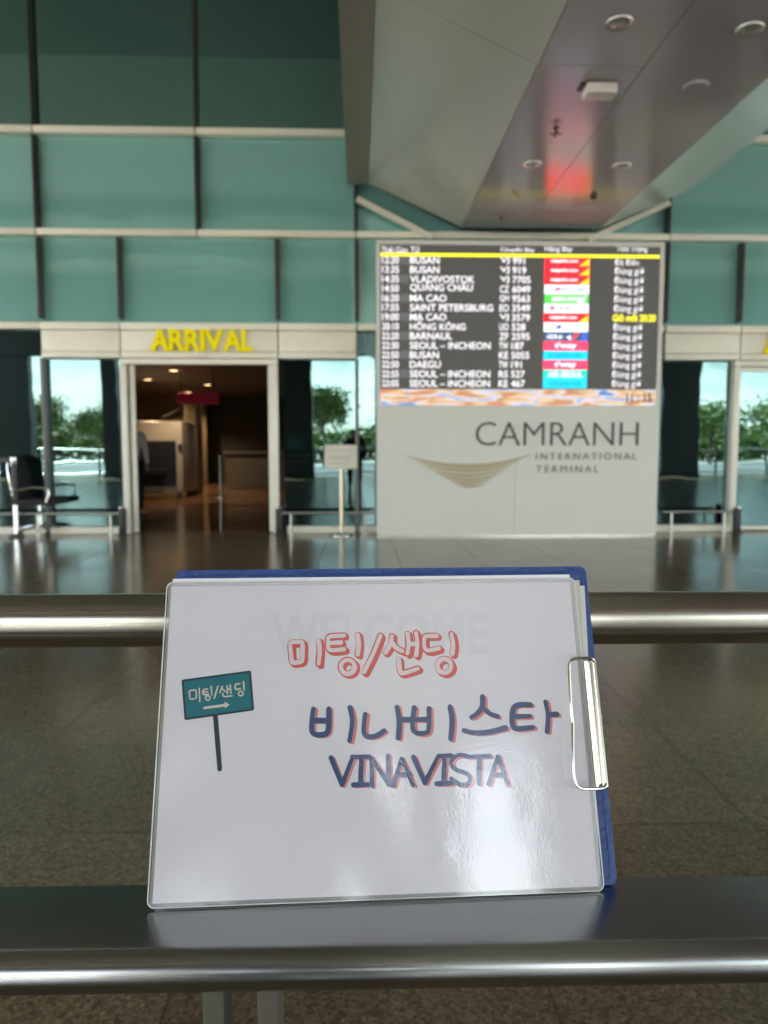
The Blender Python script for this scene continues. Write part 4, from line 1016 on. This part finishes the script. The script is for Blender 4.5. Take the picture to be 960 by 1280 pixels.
def lay(bm, strokes, conv, wd, d, off=(0, 0)):
    for kd, s in strokes:
        if kd == 'k': pts, cl = circ(*s), True
        elif kd == 'c': pts, cl = sq(s), True
        else: pts, cl = crv(s, 2), False
        q = []
        for a in pts:
            x, y = conv(a); q.append(sg(x + off[0], y + off[1]))
        ribbon(bm, q, wd * PXM, d, cl)
ink = lambda n, c: pr(n, c, .7)
bm = BM()
for k in range(4): lay(bm, red_strokes, z3, 8.2, .00006 + k * 5.0e-5 * .0 + k * 1e-6, (.8 * (k + 1), .7 * (k + 1)))
local_obj('red_lettering', bm, ink('coral_ink', (.72, .12, .11)), LS)
bm = BM(); lay(bm, red_strokes, z3, 8.0, .00013); local_obj('red_outline', bm, ink('coral_outline_ink', (.70, .13, .13)), LS)
bm = BM(); lay(bm, red_strokes, z3, 5.4, .00020); local_obj('pale_fill', bm, ink('pale_pink_ink', (.82, .73, .77)), LS)
nv4 = [('o', [(122, 148), (108, 260), (115, 330), (205, 332), (232, 300), (232, 150)]), ('o', [(118, 230), (230, 230)]), ('o', [(382, 140), (402, 230), (378, 372)]), ('o', [(488, 185), (474, 300), (490, 345), (560, 345), (622, 305)]),
       ('o', [(712, 135), (732, 230), (722, 352)]), ('o', [(728, 224), (830, 222)]), ('o', [(834, 140), (820, 240), (826, 318), (920, 322), (940, 290), (938, 145)]), ('o', [(826, 222), (936, 222)])]
nv5 = [('o', [(172, 125), (190, 210), (178, 340)]), ('o', [(390, 60), (392, 130), (345, 180), (315, 195)]), ('o', [(388, 125), (430, 170), (490, 190)]), ('o', [(265, 282), (330, 302), (440, 296), (542, 266)]),
       ('o', [(710, 112), (610, 110), (585, 160), (588, 262), (625, 274), (725, 262)]), ('o', [(592, 190), (705, 188)]), ('o', [(810, 92), (830, 180), (822, 290)]), ('o', [(830, 178), (885, 175)])]
lt4 = [('s', [(247, 492), (325, 682), (398, 492)]), ('s', [(395, 486), (520, 486)]), ('s', [(462, 488), (455, 680)]), ('s', [(405, 684), (515, 680)]), ('s', [(537, 690), (532, 492), (655, 680), (650, 480)]),
       ('s', [(685, 688), (745, 500), (825, 685)]), ('s', [(712, 612), (800, 608)]), ('s', [(828, 488), (908, 668), (1000, 488)])]
lt5 = [('s', [(95, 453), (180, 450)]), ('s', [(137, 452), (130, 635)]), ('s', [(85, 638), (185, 632)]), ('o', [(292, 456), (225, 440), (170, 490), (200, 545), (300, 570), (312, 630), (250, 655), (180, 605)]), ('s', [(285, 458), (440, 455)]), ('s', [(366, 456), (366, 636)]),
       ('s', [(432, 640), (492, 456), (555, 640)]), ('s', [(455, 580), (535, 580)])]
def lay2(bm, strokes, conv, wd, d, off=(0, 0)):
    for kd, s in strokes:
        if kd == 's':
            q = []
            for a in s: x, y = conv(a); q.append(sg(x + off[0], y + off[1]))
            for a, b__ in zip(q, q[1:]): ribbon(bm, [a, ((a[0] + b__[0]) / 2, (a[1] + b__[1]) / 2), b__], wd * PXM, d)
        else: lay(bm, [(kd, s)], conv, wd, d, off)
bm = BM()
for strokes, conv, wd in ((nv4, z4, 6.4), (nv5, z5_, 6.4), (lt4, z4, 5.6), (lt5, z5_, 5.6)):
    for k in (1, 2): lay2(bm, strokes, conv, wd - .4 * k, .00006 + k * 2e-6, (1.7 * k, .9 * k))
local_obj('pink_shadow_lettering', bm, ink('pink_ink', (.72, .26, .26)), LS)
bm = BM()
for strokes, conv, wd in ((nv4, z4, 6.4), (nv5, z5_, 6.4), (lt4, z4, 5.6), (lt5, z5_, 5.6)): lay2(bm, strokes, conv, wd, .00014)
local_obj('navy_lettering', bm, ink('navy_ink', (.055, .10, .23)), LS)
# printed picture of a teal signboard on a pole
def polyflat(bm, pts, conv, d):
    f = bm.faces.new([bm.verts.new((*sg(*conv(q)), d + warp(*sg(*conv(q))))) for q in pts])
    bmesh.ops.recalc_face_normals(bm, faces=[f])
rim_i = ink('dark_slate_ink', (.025, .05, .055)); teal = ink('teal_ink', (.02, .19, .24)); cream = ink('cream_ink', (.70, .66, .55))
bm = BM(); lay2(bm, [('s', [(262, 340), (292, 700)])], z8, 5.6, .00006); polyflat(bm, [(44, 104), (490, 44), (500, 50), (521, 300), (514, 310), (66, 374), (56, 366), (37, 114)], z8, .00012); local_obj('printed_signboard', bm, rim_i, LS)
bm = BM(); polyflat(bm, [(52, 116), (486, 58), (508, 298), (70, 358)], z8, .00017); local_obj('printed_sign_face', bm, teal, LS)
sw = [('c', [(88, 178), (134, 172), (137, 228), (94, 236)]), ('s', [(155, 162), (159, 250)]), ('o', [(212, 166), (178, 170), (180, 208), (216, 201)]), ('s', [(180, 188), (212, 184)]), ('s', [(235, 150), (239, 206)]), ('k', (212, 226, 15)), ('s', [(280, 148), (255, 226)]),
      ('s', [(309, 150), (292, 192)]), ('s', [(308, 164), (328, 184)]), ('s', [(340, 145), (343, 196)]), ('s', [(361, 138), (366, 194)]), ('s', [(341, 168), (363, 166)]), ('o', [(312, 196), (314, 220), (372, 212)]),
      ('o', [(426, 131), (392, 135), (396, 172), (430, 165)]), ('s', [(450, 118), (455, 174)]), ('k', (432, 197, 15))]
bm = BM(); lay2(bm, sw, z8, 1.9, .00021)
lay2(bm, [('s', [(190, 293), (330, 274)])], z8, 3.4, .00021); polyflat(bm, [(322, 252), (358, 270), (328, 296)], z8, .00027)
local_obj('printed_sign_lettering', bm, cream, LS)
# faint print of the next sheet showing through
bm = BM(); t_, _a = text_bm('WELCOME', 0, .03)
me = bpy.data.meshes.new('t')
for v in t_.verts:
    u0_, v0_ = sg(338 + 272 * v.co.x, 818 - 52 * v.co.z); v.co = Vector((u0_, v0_, .00002 + warp(u0_, v0_)))
t_.to_mesh(me); t_.free(); bm.from_mesh(me)
local_obj('show_through_lettering', bm, ink('show_through', (.765, .765, .83)), LS)
